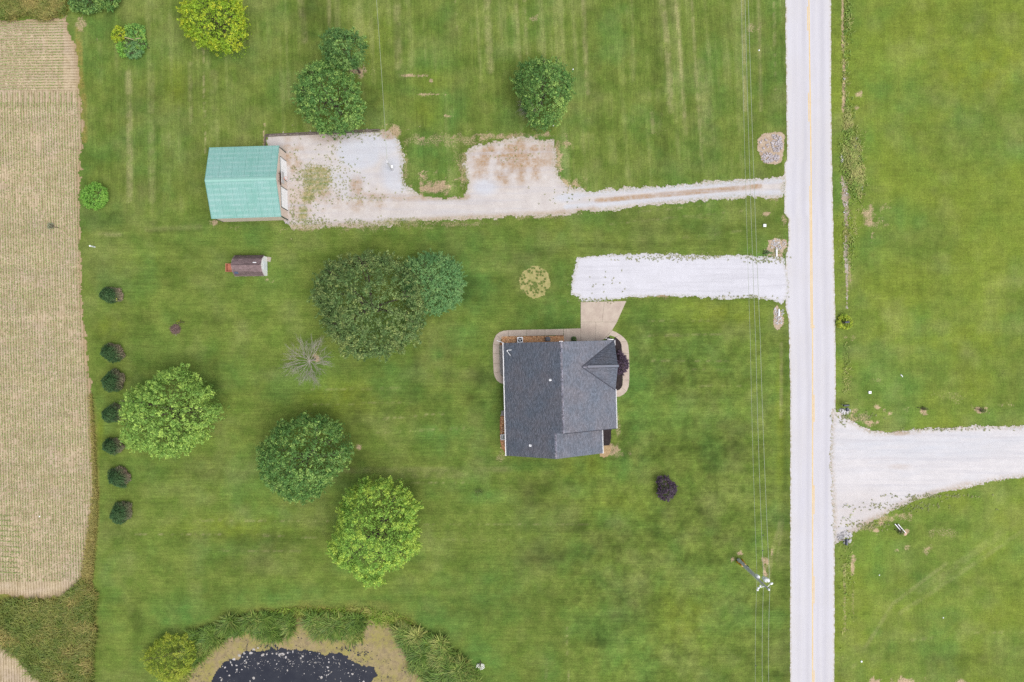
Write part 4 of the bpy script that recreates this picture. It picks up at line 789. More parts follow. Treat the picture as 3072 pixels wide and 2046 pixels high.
mb.add([(-BL-.04, BW/2-c, ZR-c*BP+.045), (.04, BW/2-c, ZR-c*BP+.045), (.04, BW/2, ZR+.075), (-BL-.04, BW/2, ZR+.075), (-BL-.04, BW/2+c, ZR-c*BP+.045), (.04, BW/2+c, ZR-c*BP+.045)], [(0, 1, 2, 3), (3, 2, 5, 4)])
for y in (-c, c): mb.box((-BL/2, BW/2+y, ZR-c*BP+.03), (BL+.08, .03, .03))
mb.build('ridge_cap', MGC, barn)
for x in (-BL-.02, .02):
    mb = MB(); mb.tube([(x, -.03, BE+.01), (x, BW/2, ZR+.02), (x, BW+.03, BE+.01)], .05, 4); mb.build('rake_trim', MGR, barn)
for x, y in ((-.07, .1), (-.07, BW-.12), (-BL+.29, .1), (-BL+.29, BW-.12)): MB().box((x, y, 1.6), (.13, .13, 3.2)).build('corner_trim', MGD, barn)
def bdoor(y0, y1):
    mb = MB(); d = MB(); mb.box((-.042, (y0+y1)/2, 2.83), (.05, y1-y0+.2, .1)); mb.box((-.042, y0-.05, 1.4), (.05, .1, 2.8)); mb.box((-.042, y1+.05, 1.4), (.05, .1, 2.8))
    fr = mb.build('overhead_door', MGD, barn)
    pm = MB().box((0, 0, 0), (.05, y1-y0-.02, .66))
    for k in (-1, 0, 1): pm.box((.027, k*(y1-y0)/3.2, 0), (.012, (y1-y0)/3.8, .42))
    me = pm.mesh('door_panel', MWT)
    for k in range(4): o = link('door_panel', me, fr); o.location = (-.035, (y0+y1)/2, .36+k*.685)
# door positions from their foot line in the photo
def bl(px, py):
    x, y = PX(px, py); dx, dy = x-_se[0], y-_se[1]; return dx*math.cos(-TB)-dy*math.sin(-TB), dx*math.sin(-TB)+dy*math.cos(-TB)
bdoor(bl(863.7, 543)[1], bl(863.2, 485)[1]); bdoor(bl(864.8, 631)[1], bl(864, 572)[1])
hy = bl(864, 557)[1]
hoop = thing('basketball_hoop', (_se[0]-.05*math.cos(TB)-hy*math.sin(TB), _se[1]-.05*math.sin(TB)+hy*math.cos(TB), 0), 'white basketball backboard with orange rim fixed on the barn gable wall between the doors', 'basketball hoop', rz=TB)
MB().box((.55, .35, 3.55), (.05, 1.7, 1.1)).build('backboard', simple('white_board', A(240, 238, 240), None, 1, .03, 3, .5), hoop)
mb = MB(); mb.tube([(.8+.23*math.cos(a), .35+.23*math.sin(a), 3.1) for a in np.linspace(0, 2*math.pi, 19)], .022, 5); mb.box((.6, .35, 3.1), (.12, .14, .06)); mb.build('rim', simple('orange_paint', A(236, 120, 50), None, 1, .05), hoop)
mb = MB()
for dy in (-.2, .9):
    for z in (3.25, 3.85): mb.tube([(.0, dy, z), (.53, dy, z)], .03, 5)
mb.box((.02, .35, 3.0), (.06, 1.9, .5)); mb.build('bracket', simple('brown_timber', A(128, 104, 92), A(110, 88, 78), 2, .15), hoop)
# ------------------------------------------------------------------ gambrel shed
_s = PX(748, 799.8)
shed = thing('garden_shed', (_s[0]+.55, _s[1], 0), 'small gambrel shed with weathered mauve shingle roof and white end wall', 'shed', rz=math.radians(.6))
SL, SE_, SK, SR = 4.36, 1.25, 2.15, 2.62    # length, eave, knee and ridge heights
half, knee = 1.53, .92
prof = [(-half, SE_), (-knee, SK), (0, SR), (knee, SK), (half, SE_)]
x0, x1 = -SL/2-.05, SL/2-.05
mb = MB(); pr = [(-half+.12, 0), (half-.12, 0), (half-.12, SE_), (knee-.06, SK-.08), (0, SR-.1), (-knee+.06, SK-.08), (-half+.12, SE_)]
n = len(pr); mb.add([(x0+.2, y, z) for y, z in pr]+[(x1+.02, y, z) for y, z in pr], [tuple(range(n)), tuple(range(n, 2*n))[::-1]]+[((i+1) % n, i, n+i, n+(i+1) % n) for i in range(n)])
mb.build('wall', simple('white_board_wall', A(236, 234, 236, 1.8), A(226, 224, 226, 1.8), 2, .06, 5, .7), shed)
mb = MB()
for y in (-.9, -.45, 0, .45, .9): mb.box((x1+.03, y, 1.0+.5*(1-abs(y))), (.02, .04, 1.9-.6*abs(y)))
mb.box((x1+.045, -.32, .95), (.03, .62, 1.7)); mb.box((x1+.045, .32, .95), (.03, .62, 1.7)); mb.build('door', simple('pale_blue_white_door', A(226, 230, 238, 1.7), None, 1, .05), shed)
mb = MB()
for (ya, za), (yb, zb) in zip(prof[:-1], prof[1:]): deck(mb, [(x0, ya, za), (x1, ya, za), (x1, yb, zb), (x0, yb, zb)], .06)
MSHD = simple('weathered_mauve_shingle', A(150, 128, 130, 1.35), A(130, 112, 112, 1.35), 1.2, .16, 7, .9, .15, island=.2, stretch=(.25, 1.6, 1))
sr = mb.build('roof', MSHD, shed)
V = []; Q = []; g = random.Random(9)
for (ya, za), (yb, zb), fl in ((prof[0], prof[1], 0), (prof[1], prof[2], 0), (prof[4], prof[3], 1), (prof[3], prof[2], 1)):
    L = math.hypot(yb-ya, zb-za)
    pl = alongplane((x0 if not fl else x1, ya, za+.008), (1 if not fl else -1, 0, 0), (0, yb-ya, zb-za))
    shingle_plane(g, pl, [(0, 0), (x1-x0, 0), (x1-x0, L), (0, L)], V, Q, .15, .5)
o = link('shingles', quads_mesh('shingles', np.concatenate(V), np.concatenate(Q), MSHD), sr); kind(o, 'stuff')
mb = MB(); mb.box(((x0+x1)/2, 0, SR+.025), (SL, .07, .03)); mb.build('ridge_seam', simple('dark_ridge', A(78, 64, 66), A(96, 82, 84), 6), shed)
mb = MB()
for (ya, za), (yb, zb) in zip(prof[:-1], prof[1:]):
    for x in (x0, x1): mb.tube([(x, ya, za+.01), (x, yb, zb+.01)], .03, 4)
mb.tube([(x0, -half, SE_), (x1, -half, SE_)], .035, 4); mb.build('fascia', simple('grey_fascia', A(190, 176, 172)), shed)
mb = MB(); mb.box((x0+.5, -1.1, SK-.22), (.55, .5, .03), 0, Vector((0, 0, 1)).rotation_difference(Vector((0, -.8, .6))).to_matrix()); mb.build('roof_patch', simple('blue_tarp', A(84, 104, 140), A(110, 120, 140), 3), shed)
mb = MB(); mb.box((x1-.95, .33, SR-.1), (.5, .1, .05), 0, Vector((0, 0, 1)).rotation_difference(Vector((0, .45, .9)).normalized()).to_matrix())
tag(mb.build('timber_offcut', MWT), 'short white board lying on the weathered shed roof', 'board').location = shed.location
_r = PX(692, 804); box = thing('wooden_box', (_r[0], _r[1], 0), 'open rust red timber box against the shed end wall', 'box')
MRW = simple('rust_red_timber', A(184, 120, 98, 1.5), A(168, 106, 86, 1.5), 2, .12, 6)
for nm, c, d in (('floor', (.1, 0, .12), (1.0, 1.1, .05)), ('side', (.1, .58, .35), (1.05, .05, .6)), ('side', (.1, -.58, .35), (1.05, .05, .6)), ('side', (-.42, 0, .35), (.05, 1.1, .6)), ('rim', (-.47, 0, .67), (.06, 1.26, .04))): MB().box(c, d).build(nm, MRW, box)
_r = PX(803, 776); st = thing('paving_slabs', (_r[0], _r[1], 0), 'two pale concrete slabs on the grass at the shed corner', 'paving slabs')
MPS = simple('pale_paver', A(200, 192, 176), A(184, 176, 158), 2, .1, 6)
MB().box((.2, -.1, .05), (.62, .68, .1), -.2).build('slab', MPS, st); MB().box((-.35, .2, .05), (.6, .26, .1), -.25).build('slab', MPS, st)

# ------------------------------------------------------------------ trees and shrubs
MBK = simple('grey_bark', A(122, 108, 96), A(96, 84, 76), 2, .25, 9, .95, .1)
def star(center, pts):           # radius (px) by image angle from an outline
    a = [(math.atan2(-(y-center[1]), x-center[0]) % (2*math.pi), math.hypot(x-center[0], y-center[1])) for x, y in pts]
    a.sort(); A_ = [a[-1][0]-2*math.pi]+[q[0] for q in a]+[a[0][0]+2*math.pi]; R_ = [a[-1][1]]+[q[1] for q in a]+[a[0][1]]
    return lambda th: np.interp(th % (2*math.pi), A_, R_)
def crown(g, R, zb, zt, nlobe, lobe, leaf, dens=1.0, young=.3, flat=2.6, aspect=.6, gaps=(), nleaf=11, amp=2.0):
    """twig-tip leaf clumps over a dome broken into rounded boughs; R(theta) is the outline in metres"""
    th = np.linspace(0, 2*math.pi, 73)[:-1]; area = float(np.mean(R(th)**2)*math.pi); per = float(np.mean(R(th))*2*math.pi)
    B = []
    for k in range(nlobe):
        q = math.sqrt((k+.5)/nlobe); a = k*2.39996+g.normal(0, .25); lr = lobe*g.uniform(.6, 1.15)
        rr = max(0, R(a)-lr*.55)*np.clip(q+g.normal(0, .04), 0, 1); B.append((rr*math.cos(a), rr*math.sin(a), lr, g.normal(0, .3)))
    for k in range(int(per/(lobe*1.15))):
        a = 2*math.pi*k/int(per/(lobe*1.15))+g.normal(0, .05); lr = lobe*g.uniform(.6, .95); rr = max(0, R(a)-lr*.8); B.append((rr*math.cos(a), rr*math.sin(a), lr, g.normal(0, .3)))
    B = np.array([b for b in B if not any(math.hypot(b[0]-gx, b[1]-gy) < gr for gx, gy, gr in gaps)])
    def surf(n, ring):
        a = g.uniform(0, 2*math.pi, n); q = np.sqrt(g.random(n)) if not ring else g.uniform(.86, 1.0, n)
        rr = R(a)*(1+.035*np.sin(a*13+1)*np.sin(a*5)+.03*np.sin(a*29))*q; x, y = rr*np.cos(a), rr*np.sin(a)
        d = np.sqrt((x[:, None]-B[None, :, 0])**2+(y[:, None]-B[None, :, 1])**2)/B[None, :, 2]
        k = np.argmin(d, 1); lump = np.clip(1-d[np.arange(n), k]**2, 0, 1)
        z = zb+(zt-zb)*(1-q**flat)**.62-amp*lobe*(1-lump)*.8+g.normal(0, .13*lobe, n)
        if ring: z = zb+(zt-zb)*g.uniform(.02, .6, n)*(1-.4*(q-.86)/.14)
        return x, y, z, lump, k, q, a
    C = []; NY = []
    for ring, n in ((False, int(area*.4/leaf**2*dens)), (True, int(per*(zt-zb)*.22/leaf**2*dens))):
        x, y, z, lump, k, q, a = surf(n, ring); kp = g.random(n) < (.12+1.1*lump if not ring else lump*2.2-.15)
        x, y, z, k, q, a = x[kp], y[kp], z[kp], k[kp], q[kp], a[kp]; m = len(x)
        yo = np.clip((g.random(m) < young)*g.uniform(.4, 1, m)+B[k, 3], 0, 1)
        d = g.normal(0, 1, (m*nleaf, 3)); d[:, 2] = np.abs(d[:, 2])*.8; d /= np.linalg.norm(d, axis=1, keepdims=True)
        c = np.repeat(np.stack([x, y, z], 1), nleaf, 0)+d*leaf*g.uniform(.3, 1.5, (m*nleaf, 1))*np.repeat(g.uniform(.7, 1.25, (m, 1)), nleaf, 0)
        o = np.repeat(np.stack([np.cos(a)*q*.6, np.sin(a)*q*.6, np.full(m, .7)], 1), nleaf, 0)
        C.append(c); NY.append(np.concatenate([d*.75+o, np.repeat(yo, nleaf)[:, None]], 1))
    x = []; y = []; z = []; k = []
    for i, b in enumerate(B):                     # young shoots standing out of the outer boughs
        rb = math.hypot(b[0], b[1]); a0 = math.atan2(b[1], b[0])
        if rb < .55*R(np.array([a0]))[0]: continue
        for q in range(g.integers(2, 6)):
            a = a0+g.normal(0, .5); L = b[2]*g.uniform(.95, 1.75)
            for f in (.75, .9, 1.0):
                x.append(b[0]+L*f*math.cos(a)); y.append(b[1]+L*f*math.sin(a)); z.append(zb+(zt-zb)*max(.06, .62*(1-(rb/R(np.array([a0]))[0])**flat))+g.normal(0, .2)*lobe+f*.25*lobe); k.append(i)
    if x:
        x, y, z, k = np.array(x), np.array(y), np.array(z), np.array(k); m = len(x); d = g.normal(0, 1, (m*8, 3)); d /= np.linalg.norm(d, axis=1, keepdims=True)
        C.append(np.repeat(np.stack([x, y, z], 1), 8, 0)+d*leaf*g.uniform(.2, 1.1, (m*8, 1))); NY.append(np.concatenate([d*.6+[0, 0, .7], np.repeat(np.clip((g.random(m) < young+.15)*g.uniform(.4, 1, m)+B[k, 3], 0, 1), 8)[:, None]], 1))
    nf = int(area*5.0/leaf**2*dens*.55); x, y, z, lump, k, q, a = surf(nf, False)      # inner leaves
    C.append(np.stack([x*.96, y*.96, np.maximum(z-lobe*g.uniform(.9, 2.2, nf), .05)], 1)); NY.append(np.concatenate([np.tile([0, 0, 1.], (nf, 1)), np.zeros((nf, 1))], 1))
    C = np.concatenate(C); N = np.concatenate(NY)
    V, Q = leaf_quads(g, C, N[:, :3], leaf*g.uniform(.6, 1.3, len(C)), aspect, .45)
    Bz = [(b[0], b[1], zb+(zt-zb)*.55, b[2]) for b in B]
    return V, Q, np.repeat(N[:, 3], 4), Bz
def limbs(mb, g, base, B, zfork, r0, lean=(0, 0), nl=9):
    top = Vector((base[0]+lean[0], base[1]+lean[1], zfork))
    mb.tube([Vector((base[0], base[1], -.15)), Vector((base[0], base[1], .35)), Vector((base[0]+lean[0]*.5, base[1]+lean[1]*.5, zfork*.55)), top], [r0*1.7, r0*1.1, r0*.9, r0*.75], 9)
    idx = list(range(len(B))); g.shuffle(idx)
    for i in idx[:nl]:
        x, y, z, lr = B[i]; e = Vector((x, y, z)); m = top.lerp(e, .5)+Vector((g.normal(0, .3), g.normal(0, .3), .4))
        mb.tube([top, m, e], [r0*.5, r0*.3, r0*.1], 6)
        for q in range(2):
            e2 = e+Vector((g.normal(0, lr*.6), g.normal(0, lr*.6), lr*.4)); mb.tube([m.lerp(e, .6), e2], [r0*.16, r0*.05], 5)
def tree(name, label, cat, c, pts, zc, zb, zt, mat, lobe=1.3, nlobe=40, ntip=30, nl_=7, leaf=.3, seed=1, trunk=.22, base=None, group=None, **kw):
    g = np.random.default_rng(seed); zc = zb+.36*(zt-zb); X_, Y_ = PX(c[0], c[1], zc); f = .93*(HC-zc)/HC/20
    Rp = star(c, pts); R = lambda th: Rp(th)*f
    bx, by = PX(*base) if base else (X_*.985, Y_*.985)
    t = thing(name, (bx, by, 0), label, cat, group)
    ox, oy = X_-bx, Y_-by
    V, Q, yo, B = crown(g, R, zb, zt, nlobe, lobe, leaf*.8, **kw)
    V = V+np.array([ox, oy, 0]); B = [(x+ox, y+oy, z, l) for x, y, z, l in B]
    link('crown', quads_mesh('crown', V, Q, mat, {'young': yo}), t)
    mb = MB(); limbs(mb, g, (0, 0), B, max(.5, zb*.75), trunk, (ox*.35, oy*.35)); mb.build('trunk', MBK, t)
    return t
LOAK = leafmat('oak_leaf', A(82, 112, 60), A(106, 130, 74), A(142, 156, 90), .4)
LDRK = leafmat('dark_green_leaf', A(72, 112, 58), A(90, 126, 64), A(132, 164, 86), .38)
LGRN = leafmat('mid_green_leaf', A(82, 122, 60), A(98, 138, 66), A(150, 180, 92), .38)
LMAP = leafmat('maple_leaf', A(116, 156, 70), A(134, 170, 78), A(176, 206, 98), .36, .25)
LLIM = leafmat('lime_leaf', A(122, 166, 68), A(142, 180, 74), A(184, 208, 86), .36, .26)
LYEL = leafmat('yellow_green_leaf', A(132, 166, 44), A(150, 180, 50), A(194, 202, 58), .36, .26)
LFIN = leafmat('fine_leaf', A(92, 138, 82), A(106, 150, 90), A(130, 166, 100), .32)
LPUR = leafmat('purple_leaf', A(62, 50, 66), A(80, 66, 82), A(92, 74, 92), .4, .12)
LBSH = leafmat('bush_leaf', A(106, 160, 62), A(122, 174, 70), A(150, 194, 84), .34)
tree('oak_tree', 'largest tree, broad dark oak with a wide lumpy crown', 'tree', (1095, 917), [(1101, 752), (1150, 758), (1192, 765), (1212, 788), (1250, 800), (1277, 822), (1292, 871), (1280, 936), (1262, 990), (1251, 1030), (1205, 1050), (1170, 1066), (1124, 1082), (1062, 1086), (1029, 1060), (993, 1026), (970, 969), (951, 923), (921, 887), (923, 850), (954, 804), (997, 778), (1045, 762)],
     8, 3.2, 12.5, LOAK, 1.35, 74, 34, 7, .3, 21, .42, young=.22)
tree('round_tree', 'rounded fine leaved green tree touching the right side of the large oak', 'tree', (1305, 852), [(1215, 770), (1241, 760), (1290, 755), (1339, 761), (1371, 783), (1393, 839), (1390, 871), (1372, 914), (1325, 942), (1277, 944), (1230, 930), (1210, 860)],
     5, 1.6, 7.6, LFIN, .9, 64, 34, 8, .2, 22, .2, young=.3, flat=3.2)
tree('broad_tree', 'dark green tree with deep gaps north of the gravel yard, larger of a touching pair', 'tree', (985, 288), [(996, 181), (964, 174), (925, 194), (889, 220), (883, 271), (890, 317), (923, 355), (962, 391), (993, 397), (1029, 391), (1077, 368), (1087, 327), (1083, 278), (1049, 235), (1030, 205)],
     7, 2.6, 10.5, LGRN, 1.3, 42, 34, 7, .3, 23, .3, young=.28, gaps=[(.3, .5, .8)])
tree('leaning_tree', 'smaller dark green tree showing its bare trunk, upper of the touching pair', 'tree', (1030, 145), [(968, 124), (985, 97), (1026, 91), (1054, 100), (1090, 113), (1093, 147), (1074, 184), (1044, 199), (1003, 191), (978, 157)],
     8.6, 5.6, 11, LDRK, .95, 26, 32, 7, .27, 24, .13, base=(1079, 217), young=.3)
tree('round_tree', 'dark green tree with grey dead twigs at its lower left edge', 'tree', (1627, 268), [(1540, 225), (1554, 194), (1595, 171), (1649, 178), (1682, 191), (1714, 221), (1719, 274), (1695, 314), (1682, 353), (1660, 372), (1627, 382), (1593, 366), (1578, 327), (1560, 278)],
     6, 2.2, 9, LGRN, 1.1, 46, 34, 7, .26, 25, .25, young=.2, flat=2.6)
tree('lime_tree', 'bright yellow green tree at the top edge above the barn', 'tree', (635, 48), [(546, 0), (539, 59), (549, 98), (597, 131), (620, 144), (655, 140), (682, 153), (712, 131), (728, 65), (725, 20), (702, -15), (640, -45), (575, -35)],
     5.5, 2, 8, LYEL, 1.0, 40, 28, 7, .27, 26, .24, young=.35, gaps=[(.5, .3, .9), (1.4, -1.8, .8)])
tree('maple_tree', 'bright green maple overlapping the row of dark conifers', 'tree', (497, 1240), [(655, 1228), (620, 1205), (627, 1171), (600, 1160), (571, 1125), (553, 1118), (537, 1092), (515, 1110), (464, 1102), (450, 1140), (420, 1160), (362, 1174), (360, 1210), (351, 1253), (358, 1290), (349, 1318), (385, 1364), (420, 1366), (450, 1382), (470, 1372), (495, 1383), (520, 1374), (548, 1362), (575, 1335), (613, 1308), (600, 1290), (635, 1275)],
     7, 2.4, 11, LMAP, .95, 66, 26, 7, .28, 27, .28, young=.42)
tree('maple_tree', 'darker green maple between the bright maple and the yellow green one', 'tree', (900, 1382), [(899, 1241), (925, 1255), (951, 1241), (975, 1262), (1013, 1270), (1020, 1300), (1051, 1337), (1044, 1383), (1038, 1412), (993, 1437), (957, 1480), (931, 1503), (876, 1519), (840, 1493), (784, 1450), (760, 1400), (766, 1350), (801, 1301), (833, 1267), (870, 1262)],
     7, 2.4, 11, LGRN, 1.0, 66, 28, 7, .28, 28, .28, young=.3)
tree('maple_tree', 'tall yellow green maple with spiky outline nearest the pond', 'tree', (1120, 1600), [(1095, 1416), (1100, 1440), (1111, 1447), (1140, 1440), (1150, 1430), (1165, 1450), (1199, 1443), (1210, 1465), (1219, 1478), (1235, 1510), (1260, 1522), (1240, 1554), (1257, 1606), (1245, 1630), (1256, 1652), (1237, 1686), (1186, 1706), (1165, 1720), (1147, 1745), (1127, 1778), (1085, 1765), (1055, 1732), (1019, 1709), (993, 1689), (965, 1655), (985, 1630), (985, 1603), (1014, 1573), (1008, 1534), (1003, 1533), (1025, 1500), (1022, 1468), (1060, 1465), (1072, 1458)],
     7.5, 2.4, 12, LLIM, .95, 74, 26, 7, .28, 29, .28, young=.42)
tree('round_bush', 'light green round bush at the edge of the straw coloured field', 'bush', (281, 588), [(281, 549), (300, 553), (316, 572), (318, 592), (308, 615), (285, 627), (262, 622), (245, 605), (242, 580), (255, 562)],
     1.2, .3, 2.4, LBSH, .42, 48, 22, 7, .14, 30, .06, young=.3)
tree('willow_shrub', 'yellow green feathery shrub on the pond bank', 'shrub', (510, 1975), [(425, 2001), (434, 1958), (457, 1934), (483, 1911), (520, 1915), (549, 1901), (570, 1926), (583, 1968), (570, 2004), (540, 2035), (522, 2048), (480, 2045), (457, 2026)],
     1.8, .4, 3.4, leafmat('feathery_leaf', A(150, 170, 56), A(126, 152, 50), A(186, 194, 74), .34, .3), .7, 52, 26, 7, .22, 31, .1, young=.4, aspect=.32)
tree('purple_shrub', 'purple leaved shrub in the dark mulch bed against the house front', 'shrub', (1862, 1090), [(1846, 1058), (1860, 1055), (1869, 1060), (1876, 1075), (1884, 1092), (1880, 1110), (1872, 1121), (1855, 1121), (1846, 1110), (1843, 1085)],
     1.2, .3, 2.3, LPUR, .36, 30, 22, 7, .15, 32, .05, young=.25)
tree('purple_tree', 'small dark purple leaved tree alone on the grass right of the house', 'tree', (2000, 1468), [(1972, 1450), (1978, 1432), (1990, 1428), (2004, 1432), (2010, 1446), (2026, 1456), (2031, 1470), (2023, 1480), (2018, 1494), (2000, 1502), (1984, 1496), (1974, 1478), (1980, 1462)],
     1.8, .5, 2.8, LPUR, .42, 30, 24, 7, .16, 33, .06, young=.3)
tree('round_shrub', 'dark green clipped ball shrub on the concrete by the roof edge', 'shrub', (1722, 1018), [(1717, 1012), (1726, 1012), (1728, 1019), (1725, 1026), (1717, 1025), (1715, 1018)], .4, .05, .75, LDRK, .14, 14, 14, 6, .07, 34, .03)
LPER = leafmat('leafy_plant', A(92, 146, 70), A(112, 160, 76), A(150, 186, 84), .4)
def shrub(label, cx, cy, rx, ry, h, mat, seed, leaf=.2, name='leafy_plant', cat='plant', lobe=.45, nl=16, group=None, aspect=.5, **kw):
    pts = [(cx+rx*math.cos(a)*rnd.uniform(.85, 1.12), cy-ry*math.sin(a)*rnd.uniform(.85, 1.12)) for a in np.linspace(0, 6.0, 12)]
    return tree(name, label, cat, (cx, cy), pts, h*.5, .1, h, mat, lobe, nl, 16, 6, leaf, seed, .04, group=group, aspect=aspect, **kw)
GI = 'plants crowded on the overgrown mound'
shrub('bright yellow shrub at the left edge of the overgrown mound', 357, 103, 17, 20, 1.4, LYEL, 41, .2, 'yellow_shrub', 'shrub', young=.6, group=GI)
shrub('upper long leaved plant clump on the overgrown mound', 402, 97, 32, 18, 1.3, LPER, 42, .34, nl=22, group=GI, aspect=.35)
shrub('pale green plant clump low on the left of the overgrown mound', 372, 146, 16, 22, 1.0, LBSH, 43, .2, group=GI)
shrub('blue green plant clump at the lower tip of the overgrown mound', 402, 152, 26, 20, 1.1, LFIN, 44, .3, nl=22, group=GI, aspect=.4)
shrub('green plant clump on the right side of the overgrown mound', 427, 128, 12, 24, 1.0, LPER, 45, .24, group=GI)
shrub('grey green weeds in the middle of the overgrown mound', 384, 128, 14, 10, .7, LOAK, 46, .2, group=GI)
for nm, lb, ct, a, b, r, m in (('log', 'pale fallen log crossing the overgrown mound, longer of the two', 'log', (374, 112), (401, 119), .07, 'pale_log'), ('log', 'short pale log resting beside the dark stump on the mound', 'log', (407, 116), (423, 115), .07, 'pale_log'),):
    p = P3(*a, 1.0); q = P3(*b, 1.0); mb = MB(); mb.tube([p, ((p[0]+q[0])/2, (p[1]+q[1])/2, 1.04), q], [r, r*1.1, r*.8], 7); tag(mb.build(nm, simple(m, A(206, 196, 150), A(180, 168, 124), 3, .15), None), lb, ct)
mb = MB(); x, y = PX(415, 128); mb.lathe((x, y, 0), [(.42, 0), (.34, .3), (.3, .75), (.2, .78), (.05, .6)], 11); tag(mb.build('tree_stump', simple('dark_stump', A(92, 84, 80), A(72, 66, 66), 4, .3)), 'dark rotten tree stump in the overgrown mound', 'stump')
shrub('dark green bush at the top edge beside the straw field, larger one', 262, 2, 50, 30, 2.2, LDRK, 47, .3, 'dark_bush', 'bush', .7, 34)
shrub('tall green bush at the top edge, right of the larger dark bush', 325, -8, 30, 34, 2.4, LGRN, 48, .3, 'dark_bush', 'bush', .7, 26)
# conifers in a row
MND = NT('conifer_needle'); _c = MND.mix(MND.attr('young'), MND.mix(MND.ramp(MND.noise(1.2, 3), .35, .65), A(62, 98, 58), A(84, 114, 70)), A(170, 150, 128))
MND = MND.fin(MND.mul(_c, MND.ramp(MND.pos.outputs['Random Per Island'], 0, 1, .65, 1.35)), .8, .15)
def conifer_meshes(seed, rb, h, brown):
    g = np.random.default_rng(seed); n = 3600
    t = 1-np.sqrt(g.random(n)); az = g.uniform(0, 2*math.pi, n)
    prof = np.where(t < .12, .75+.25*t/.12, (1-((t-.12)/.88)**1.7)**.8)
    r = rb*prof*(g.uniform(.6, 1.08, n))*(1+.12*np.sin(az*2+seed*1.7)+.09*np.sin(az*5+seed)+.05*np.sin(az*9))
    d = np.stack([np.cos(az), np.sin(az), g.uniform(.1, .7, n)], 1)
    C = np.stack([r*np.cos(az), r*np.sin(az), .12+t*h], 1)
    L = g.uniform(.2, .42, n)
    N = np.stack([np.cos(az)*.5, np.sin(az)*.5, np.ones(n)], 1)
    V, Q = leaf_quads(g, C, N, L, .26, .35, along=d)
    face = np.cos(az-.5)                     # dieback on the side away from the field
    br = np.clip((face-.05+g.normal(0, .3, n))*1.6, 0, 1)*np.clip(1.5-t*2.6, 0, 1)*brown
    return quads_mesh('crown', V, Q, MND, {'young': np.repeat(np.clip(br, 0, 1), 4)})
CON = [(343, 886, 1.42, 3.2, 'dark conifer with a few yellow leaves, first and farthest apart in the row', 1.1), (349, 1058, 1.45, 3.2, 'dark conifer second from the top of the row, brown on its right side', 1.0), (352, 1142, 1.45, 3.2, 'rounded dark conifer directly above the bright maple', .8), (349, 1238, 1.45, 3.2, 'dark conifer half hidden behind the upper left of the bright maple', .8),
       (348, 1336, 1.35, 3.1, 'dark conifer half hidden behind the lower left of the bright maple', .5), (366, 1428, 1.45, 3.1, 'dark conifer just below the bright maple, second from the end', .7), (372, 1534, 1.5, 3.2, 'lowest dark conifer of the row, brown at its upper right', 1.1)]
cm = [conifer_meshes(60+k, 1.45, 3.2, (1.1, .9, .75, .5, .7, 1.0, .6)[k]) for k in range(7)]
for k, (px, py, rb, h, lb, br) in enumerate(CON):
    x, y = PX(px, py); t = thing('conifer', (x, y, 0), lb, 'conifer', 'dark conifers in a row along the field edge', rz=rnd.uniform(-.25, .25))
    t.scale = (rb/1.45*rnd.uniform(.9, 1.06), rb/1.45*rnd.uniform(.88, 1.1), h/3.2*rnd.uniform(.85, 1.15))
    link('crown', cm[k], t); mb = MB(); mb.tube([(0, 0, -.1), (0, 0, h*.9)], [.09, .02], 7); mb.build('trunk', MBK, t)
    mb = MB(); g = random.Random(k)
    for q in range(26):
        a = g.uniform(-.9, 1.5); L = g.uniform(.9, 1.5); mb.tube([(0, 0, g.uniform(.15, .6)), (L*math.cos(a), L*math.sin(a), g.uniform(.25, .75))], [.02, .008], 4)
    o = mb.build('dead_twigs', simple('dead_twig', A(176, 158, 146), A(150, 134, 122), 4, .15) if k == 0 else bpy.data.materials['dead_twig'], t); kind(o, 'stuff')
    if k == 0:
        gg = np.random.default_rng(3); C = np.array([.95, -.35, 1.5])+gg.normal(0, .18, (26, 3)); V, Q = leaf_quads(gg, C, np.tile([0, 0, 1.], (26, 1)), np.full(26, .22), .7)
        link('yellow_leaves', quads_mesh('yellow_leaves', V, Q, LYEL, {'young': np.full(len(V), .8)}), t)['kind'] = 'stuff'
# dead bare tree
def bare(mb, g, p, d, L, r, depth, zmin=.4):
    if depth == 0 or r < .006: return
    q = p+d*L; k = p.lerp(q, .5)+Vector((g.gauss(0, .1), g.gauss(0, .1), g.gauss(0, .06)))*L
    mb.tube([p, k, q], [r, r*.8, r*.62], 5, False)
    for i in range(g.choice((2, 3, 3))):
        nd = (d+Vector((g.gauss(0, .5), g.gauss(0, .5), g.gauss(.04, .2)))).normalized()
        bare(mb, g, p.lerp(q, g.uniform(.45, 1)), nd, L*g.uniform(.55, .8), r*.6, depth-1)
    bare(mb, g, q, (d+Vector((g.gauss(0, .15), g.gauss(0, .15), .03))).normalized(), L*.75, r*.62, depth-1)
MDW = simple('bleached_dead_wood', A(190, 184, 174, 1.15), A(164, 156, 144, 1.15), 2, .12, 8, .9, .1)
x, y = PX(945, 1078); dt = thing('dead_tree', (x, y, 0), 'leafless grey dead tree on the lawn below the large oak', 'tree')
hx, hy = PX(929, 1083, 2.2); hub = Vector((hx-x, hy-y, 2.2)); mb = MB(); mb.tube([(0, 0, -.1), (hub.x*.5, hub.y*.5, 1.1), hub], [.17, .14, .11], 8); mb.build('trunk', MDW, dt)
g = random.Random(14)
